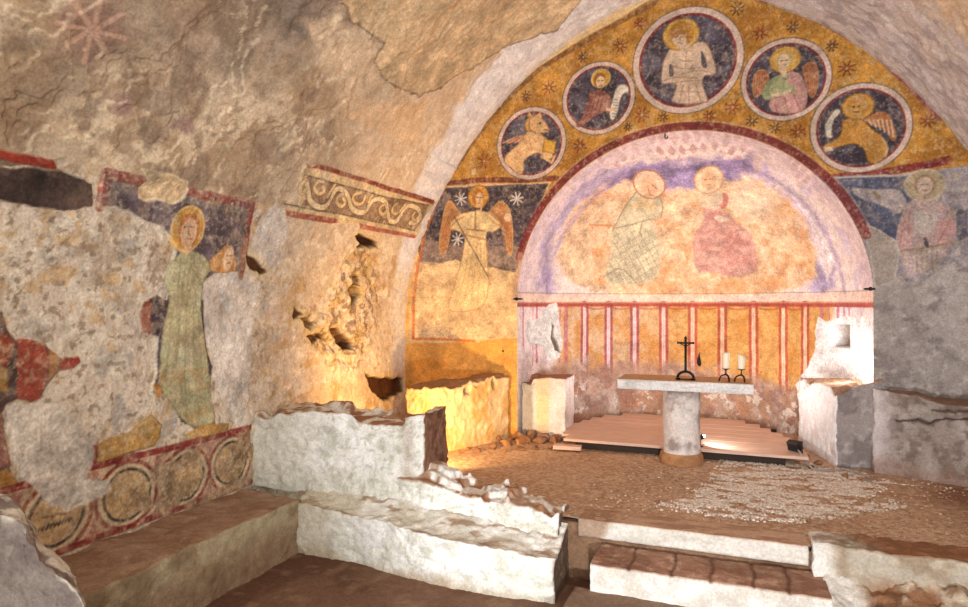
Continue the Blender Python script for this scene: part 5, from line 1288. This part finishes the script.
# ---- altar
AX, AY = -.555, 7.40
al = empty('altar_table', (AX, AY, 0)); tag(al, 'stone altar table, a plain slab on one thick round column', 'altar')
def c_top(V, q, n):
    C = np.tile(rgb(226, 224, 222), (len(V), 1)); a = fbm(V * np.array([1, 3, 8]), 5, 4, 401)
    C = mixc(C, sstep(.48, .62, a) * .5, rgb(176, 172, 168)); C = mixc(C, sstep(.5, .9, n[:, 2]) * .9, rgb(196, 150, 106)); return C, np.full(len(V), .25)  # top browned to stand for the warm light on it
rbox('slab', lambda u, v, w: (-1.205 + u * 1.375, 7.10 + v * .56 + .0 * u, 7.0 * 0 + .822 + w * .106), (80, 34, 9), c_top, amp=.003, fine=.003, seed=20, parent=al)
def column(name, r0, r1, z0, z1, colfn, seed, amp, bulge=0.0):
    nt, nz = 90, 60
    t = np.linspace(0, 2 * math.pi, nt); v = np.linspace(0, 1, nz)
    Tt, Vv = np.meshgrid(t[:-1], v, indexing='ij'); Tt = Tt.ravel(); Vv = Vv.ravel()
    R = r0 + (r1 - r0) * Vv + bulge * np.sqrt(np.clip(1 - (2 * Vv - 1) ** 2, 0, 1)) - bulge
    P = np.stack([AX + R * np.cos(Tt), AY + R * np.sin(Tt), z0 + (z1 - z0) * Vv], 1)
    d = (fbm(P, 6, 5, seed) - .5) * 2 * amp
    F = []
    for i in range(nt - 1):
        j = (i + 1) % (nt - 1)
        for k in range(nz - 1): F.append((i * nz + k, j * nz + k, j * nz + k + 1, i * nz + k + 1))
    C, Rg = colfn(P)
    V = P + np.stack([np.cos(Tt) * d, np.sin(Tt) * d, 0 * d], 1) - np.array(al.location)
    c = len(V); V = np.vstack([V, [[0, 0, z1]], [[0, 0, z0]]]); C = np.vstack([C, C[:2]]); Rg = np.append(Rg, [.3, .3])
    for i in range(nt - 1):
        j = (i + 1) % (nt - 1)
        F.append((i * nz + nz - 1, j * nz + nz - 1, c, c)); F.append((j * nz, i * nz, c + 1, c + 1))
    q = np.array([f for f in F if f[2] != f[3]])
    o = mesh_np(name, V, q, np.concatenate([lin(C), Rg[:, None]], 1), M_STONE, al)
    bm = bmesh.new(); bm.from_mesh(o.data); bm.verts.ensure_lookup_table()
    bmesh.ops.holes_fill(bm, edges=[e for e in bm.edges if e.is_boundary], sides=0); bm.to_mesh(o.data); bm.free()
    return o
def c_colm(P):
    C = np.tile(rgb(224, 214, 208), (len(P), 1)); a = fbm(P, 7, 5, 411); b = fbm(P, 16, 4, 412)
    C = mixc(C, sstep(.48, .62, a) * .6, rgb(176, 162, 156)); C = mixc(C, sstep(.55, .66, b) * .7, rgb(228, 222, 216)); C = mixc(C, sstep(.6, .68, a) * .6, rgb(140, 126, 120)); return C, np.full(len(P), .7)
def c_colb(P):
    C = np.tile(rgb(186, 138, 96), (len(P), 1)); a = fbm(P, 8, 5, 421); C = mixc(C, sstep(.48, .62, a) * .6, rgb(150, 108, 76)); return C, np.full(len(P), .7)
column('column', .195, .200, .10, .818, c_colm, 430, .008)
column('column_base', .235, .225, -.01, .125, c_colb, 431, .010, .02)

# ---- crucifix
cx, cy = -.50, 7.24; Z0 = .932
cr = empty('crucifix', (cx, cy, Z0)); tag(cr, 'small black iron standing crucifix on an arched foot on the altar', 'crucifix')
b = bmesh.new()
pts = [(-.085 * math.cos(t), 0, .012 + .075 * math.sin(t)) for t in np.linspace(0.15, math.pi - .15, 13)]
add_tube(b, pts, [.014] * 13, 8); add_box(b, (-.078, 0, .009), (.045, .06, .018)); add_box(b, (.078, 0, .009), (.045, .06, .018)); add_box(b, (0, 0, .006), (.17, .025, .010))
bm_obj('foot', b, M_IRON, cr, True)
b = bmesh.new(); add_box(b, (0, 0, .265), (.025, .018, .36)); add_lathe(b, [(.0, .435), (.014, .44), (.016, .45), (.008, .462), (0.0, .47)], n=12, cap=False); add_lathe(b, [(.012, .08), (.017, .10), (.012, .12)], n=12)
bm_obj('shaft', b, M_IRON, cr, False, .003, 1)
b = bmesh.new(); add_box(b, (0, -.001, .395), (.165, .013, .020))
for s in (-1, 1): add_box(b, (s * .082, -.001, .395), (.012, .016, .028))
bm_obj('crossbar', b, M_IRON, cr, False, .003, 1)
b = bmesh.new()
add_tube(b, [(0, -.014, .37), (.003, -.017, .33), (.004, -.016, .30), (.002, -.018, .26), (0, -.014, .215)], [.011, .012, .010, .009, .005], 8)
for s in (-1, 1): add_tube(b, [(s * .008, -.013, .366), (s * .035, -.012, .378), (s * .062, -.010, .392)], [.006, .005, .004], 6)
bmesh.ops.create_uvsphere(b, u_segments=10, v_segments=8, radius=.012, matrix=Matrix.Translation((.004, -.018, .388)))
bm_obj('corpus', b, M_IRON, cr, True)

# ---- candlesticks and candles
def candlestick(x, y, label):
    e = empty('candlestick', (x, y, Z0)); tag(e, label, 'candlestick', 'iron candlesticks on the altar')
    for k in range(3):
        a = -math.pi / 2 + k * 2 * math.pi / 3 + .5
        pts = [(r * math.cos(a), r * math.sin(a), z) for r, z in ((.066, .004), (.062, .03), (.048, .056), (.024, .070), (.004, .074))]
        b = bmesh.new(); add_tube(b, pts, .0075, 8); bm_obj('leg', b, M_IRON, e, True)
    b = bmesh.new(); add_lathe(b, [(.008, .066), (.011, .078), (.006, .088), (.006, .122), (.010, .128)], n=14); bm_obj('stem', b, M_IRON, e, True)
    b = bmesh.new(); add_lathe(b, [(.008, .124), (.034, .130), (.038, .138), (.034, .136), (.006, .132)], n=24); bm_obj('drip_pan', b, M_IRON, e, True)
def candle(x, y, h, tilt, label):
    e = empty('candle', (x, y, Z0 + .136)); tag(e, label, 'candle', 'wax candles on the altar')
    b = bmesh.new(); n = 28
    r = add_lathe(b, [(.032, .0), (.036, .01), (.037, .05), (.038, h * .6), (.040, h * .85), (.039, h), (.034, h + .002), (.026, h - .012), (.008, h - .014)], n=n)
    for i, ring in enumerate(r):
        if i < 3: continue
        for k, v in enumerate(ring):
            a = 2 * math.pi * k / n; w = (i - 2) / 6
            v.co.z += tilt * math.cos(a) * .018 * w + .006 * w * math.sin(3 * a + 1)
            v.co.x *= 1 + .05 * math.sin(2 * a + i); v.co.y *= 1 + .05 * math.cos(3 * a + i)
    bm_obj('wax', b, M_WAX, e, True)
    b = bmesh.new(); add_tube(b, [(0, 0, h - .018), (.001, 0, h - .004), (.004, 0, h + .010)], .0022, 6); bm_obj('wick', b, M_WICK, e, True)
c1 = (-.095, 7.22); c2 = (.055, 7.22)
candlestick(*c1, 'three-legged iron candlestick on the altar, the one closer to the crucifix'); candlestick(*c2, 'three-legged iron candlestick on the altar, the one near the slab end')
candle(*c1, .165, 1, 'thick cream candle with slanted top, the one closer to the crucifix')
candle(*c2, .145, -1, 'thick cream candle, slightly shorter, the one near the slab end')

# ---- wooden platform
pf = empty('wooden_platform', (ACX, 8.3, 0)); tag(pf, 'low wooden platform of wide boards stepped to the curve of the apse', 'platform')
rows = [(-1.93, .72), (-2.02, .66), (-2.06, .70), (-2.04, .62), (-1.98, .54), (-1.90, .42), (-1.78, .30), (-1.55, .12)]
y = 7.58
for k, (a, bb) in enumerate(rows):
    b = bmesh.new(); w = .262
    add_box(b, ((a + bb) / 2 - ACX, y + w / 2 - 8.3, .112), (bb - a, w - .014, .034)); y += w
    bm_obj('board', b, M_WOOD, pf, False, .004, 2)
for yy in (7.70, 8.5, 9.3):
    b = bmesh.new(); add_box(b, (-.65 - ACX, yy - 8.3, .045), (2.3, .07, .10)); bm_obj('batten', b, M_WOOD_D, pf, False, .004, 1)
b = bmesh.new(); add_box(b, (0, 0, 0), (.33, .13, .045)); o = bm_obj('loose_board', b, M_WOOD, None, False, .004, 2); o.location = (-1.86, 7.50, .045); o.rotation_euler = (0, 0, .12)
tag(o, 'short offcut of board lying before the left end of the wooden platform', 'board')

# ---- lamps
def spot(name, loc, label, rz, size, lens=True):
    e = empty(name, loc, rz); tag(e, label, 'lamp')
    b = bmesh.new(); add_lathe(b, [(.035 * size, 0), (.035 * size, .008), (.006, .012), (.006, .10 * size)], n=16); bm_obj('stand', b, M_BLACK, e, True)
    b = bmesh.new(); add_lathe(b, [(.012 * size, -.05 * size), (.026 * size, -.03 * size), (.034 * size, .02 * size), (.036 * size, .045 * size)], n=20)
    bmesh.ops.rotate(b, verts=b.verts, cent=(0, 0, 0), matrix=Matrix.Rotation(math.radians(62), 3, 'Y')); bmesh.ops.translate(b, verts=b.verts, vec=(0, 0, .12 * size)); bm_obj('head', b, M_BLACK, e, True)
    if lens:
        b = bmesh.new(); bmesh.ops.create_uvsphere(b, u_segments=14, v_segments=10, radius=.020 * size, matrix=Matrix.Translation((.042 * size, 0, .145 * size))); bm_obj('lens', b, M_LAMP, e, True)
spot('spotlight', (-.37, 7.70, .129), 'tiny lit spotlight standing beside the altar column', 0.0, .85)
fl = empty('floodlight', (.60, 7.78, .129)); fl.rotation_euler = (0, 0, -.7); tag(fl, 'black floodlight at the end of the platform beside the white stump', 'lamp')
b = bmesh.new(); v = add_box(b, (0, 0, .075), (.15, .07, .10)); bmesh.ops.rotate(b, verts=b.verts, cent=(0, 0, .075), matrix=Matrix.Rotation(.5, 3, 'X')); bm_obj('housing', b, M_BLACK, fl, False, .012, 3)
b = bmesh.new(); add_tube(b, [(-.085, 0, .075), (-.085, .01, .01), (0, .02, .008), (.085, .01, .01), (.085, 0, .075)], .008, 8); bm_obj('bracket', b, M_BLACK, fl, True)
b = bmesh.new()
for k in range(5): add_box(b, (-.05 + .025 * k, .045, .085), (.006, .03, .08))
bm_obj('cooling_fins', b, M_BLACK, fl, False)
b = bmesh.new()
cp = [(.63, 7.74, .17), (.68, 7.62, .10), (.74, 7.52, .03), (.82, 7.50, .02), (.95, 7.56, .018), (1.06, 7.60, .02), (1.15, 7.54, .018), (1.22, 7.42, .018), (1.25, 7.30, .016), (1.20, 7.22, .016)]
cp = [tuple(q) for q in np.array([np.interp(np.linspace(0, len(cp) - 1, 60), range(len(cp)), [c[i] for c in cp]) for i in range(3)]).T]
add_tube(b, cp, .009, 8); o = bm_obj('cable', b, M_CABLE, None, True); tag(o, 'grey cable trailing over the gravel along the foot of the right wall', 'cable')

# ---- small ironwork and a dark drop
for px, py, lb in ((518.5, 299, 'short black iron peg in the wall at the left springing of the apse arch'), (869, 289, 'short black iron peg in the wall at the right springing of the apse arch')):
    x, z = fac(px, py); b = bmesh.new(); add_box(b, (0, -.02, 0), (.10, .09, .022)); add_box(b, (0, -.075, .0), (.03, .02, .04)); o = bm_obj('iron_peg', b, M_IRON, None, False, .004, 1)
    o.location = (x, FY, z); tag(o, lb, 'iron peg', 'iron pegs at the apse springing')
x, z = aps(665, 134); yy = FY + math.sqrt(max(AR ** 2 - (z - ASP) ** 2 - (x - ACX) ** 2, 0))
b = bmesh.new(); add_tube(b, [(0, 0, .03), (0, 0, -.04), (.012, 0, -.06), (.03, 0, -.05), (.03, 0, -.03)], .007, 8); add_lathe(b, [(.02, .02), (.022, .03), (.012, .04)], n=12); o = bm_obj('ceiling_hook', b, M_IRON, None, True)
o.location = (x, yy, z); tag(o, 'tiny dark hook under the crown of the apse vault', 'hook')
x, z = aps(699, 359); yy = FY + math.sqrt(max(AR ** 2 - (x - ACX) ** 2, 0)) - .04  # small dark drop shape just off the apse wall
b = bmesh.new(); add_lathe(b, [(.001, -.11), (.022, -.085), (.030, -.05), (.022, .0), (.010, .05), (.003, .09), (.001, .11)], n=16); 
for v in b.verts: v.co.x += .25 * (v.co.z) ** 2 * 4
o = bm_obj('black_drop', b, M_IRON, None, True); o.location = (x, yy, z); tag(o, 'small black drop-shaped piece on the apse wall behind the altar', 'iron piece')

# ---- rubble at the foot of the corner blocks
M_RUB = M_STONE
def stone(x, y, s, seed, label):
    b = bmesh.new(); bmesh.ops.create_icosphere(b, subdivisions=3, radius=1.0)
    V = np.array([v.co[:] for v in b.verts]); F = np.array([[v.index for v in f.verts] for f in b.faces]); b.free()
    d = 1 + (fbm(V, 1.1, 3, seed) - .5) * .9; V = V * d[:, None]
    for _ in range(9):
        h = rng.normal(size=3); h /= np.linalg.norm(h); V = V - np.maximum(V @ h - rng.uniform(.45, .75), 0)[:, None] * h
    V = V * np.array([s, s * .75, s * .62])
    rz = rng.uniform(0, 6.28); c, sn = math.cos(rz), math.sin(rz); V = V @ np.array([[c, sn, 0], [-sn, c, 0], [0, 0, 1]])
    t = rng.random(); C = np.tile(rgb(196, 146, 100) * t + rgb(140, 106, 88) * (1 - t), (len(V), 1)); C = mixc(C, sstep(.5, .62, fbm(V + seed, 9, 3, 3)) * .6, rgb(110, 76, 58))
    o = mesh_np('rubble_stone', V, F, np.concatenate([lin(C), np.full((len(V), 1), .6)], 1), M_RUB, smooth=False)
    o.location = (x, y, s * .34); tag(o, label, 'stone', 'rubble stones at the foot of the apse wall')
for k, (px, py, s) in enumerate([(468, 447, .05), (478, 449, .07), (492, 446, .08), (500, 440, .09), (508, 443, .10), (516, 437, .12), (524, 441, .11), (531, 436, .13), (538, 440, .10), (545, 438, .12), (553, 440, .09), (560, 436, .09), (520, 447, .07), (536, 447, .06), (550, 446, .05), (505, 449, .05), (458, 452, .045)]):
    x, y = on_z(px, py + 3, 0.0); y = min(y, 8.02)
    stone(x, y, s, 500 + k, 'rough brown rubble stone at the foot of the corner masonry left of the apse')
for k, (px, py, s) in enumerate([(796, 462, .05), (803, 456, .08), (812, 466, .05), (818, 462, .06), (845, 474, .05), (860, 477, .04)]):
    x, y = on_z(px, py + 3, 0.0); stone(x, y, s, 540 + k, 'small grey-brown stone at the foot of the right stump and ledge')
x, y = on_z(657, 503); stone(x, y, .035, 560, 'single pale pebble lying apart on the brown gravel before the steps')

# ================================================================== LIGHT
def look(o, tgt):
    d = Vector(tgt) - o.location; o.rotation_euler = d.to_track_quat('-Z', 'Y').to_euler()
def lamp(kind, name, loc, energy, color, tgt=None, size=.2, sy=None, angle=None, blend=.5):
    l = bpy.data.lights.new(name, kind); l.energy = energy; l.color = color
    o = bpy.data.objects.new(name, l); COL.objects.link(o); o.location = loc
    if kind == 'AREA':
        l.size = size
        if sy: l.shape = 'RECTANGLE'; l.size_y = sy
    else: l.shadow_soft_size = size
    if angle: l.spot_size = math.radians(angle); l.spot_blend = blend
    if tgt is not None: look(o, tgt)
    return o
WARM = (1, .62, .25); NEU = (1, .97, .93); COOL = (.93, .96, 1.0)
lamp('AREA', 'nave_fill', (.8, -1.0, 3.0), 260, NEU, (-1.8, 6, 2.0), 3.0, 2.0)  # added fill near the camera, no known lamp there
lamp('SPOT', 'corner_uplight', (-2.86, 5.85, .28), 190, WARM, (-3.45, 7.4, .95), .05, angle=150, blend=.7)
lamp('SPOT', 'screen_light', (-2.2, 2.3, .25), 110, COOL, (-1.2, 5.2, -.1), .05, angle=75, blend=.8)
lamp('SPOT', 'front_fill', (.4, -1.0, .2), 1000, COOL, (-.6, 7.7, 3.0), .1, angle=95, blend=.8)  # added unseen spot behind the camera, brightens arch fringe and step fronts
lamp('POINT', 'jamb_light', (1.16, 8.22, 1.06), 11, (1, .97, .93), None, .05)
lamp('SPOT', 'altar_spot', (-.30, 7.72, .27), 16, (1, .97, .92), (.6, 8.6, .2), .03, angle=150, blend=.6)
lamp('AREA', 'apse_light', (-.6, 8.15, .35), 36, (1, .93, .88), (-.6, 9.3, 3.0), 1.6, .2)
w = bpy.data.worlds.new('World'); scene.world = w; w.use_nodes = True
w.node_tree.nodes['Background'].inputs[0].default_value = (1, .97, .94, 1); w.node_tree.nodes['Background'].inputs[1].default_value = .5

# ================================================================== CAMERA
cam = bpy.data.cameras.new('Camera'); co = bpy.data.objects.new('Camera', cam); COL.objects.link(co)
cam.lens = 24; cam.sensor_width = 36; co.location = EYE; co.rotation_euler = (math.pi / 2, 0, YAW); cam.clip_start = .05
scene.camera = co
scene.view_settings.view_transform = 'Standard'; scene.view_settings.look = 'None'; scene.view_settings.exposure = 0
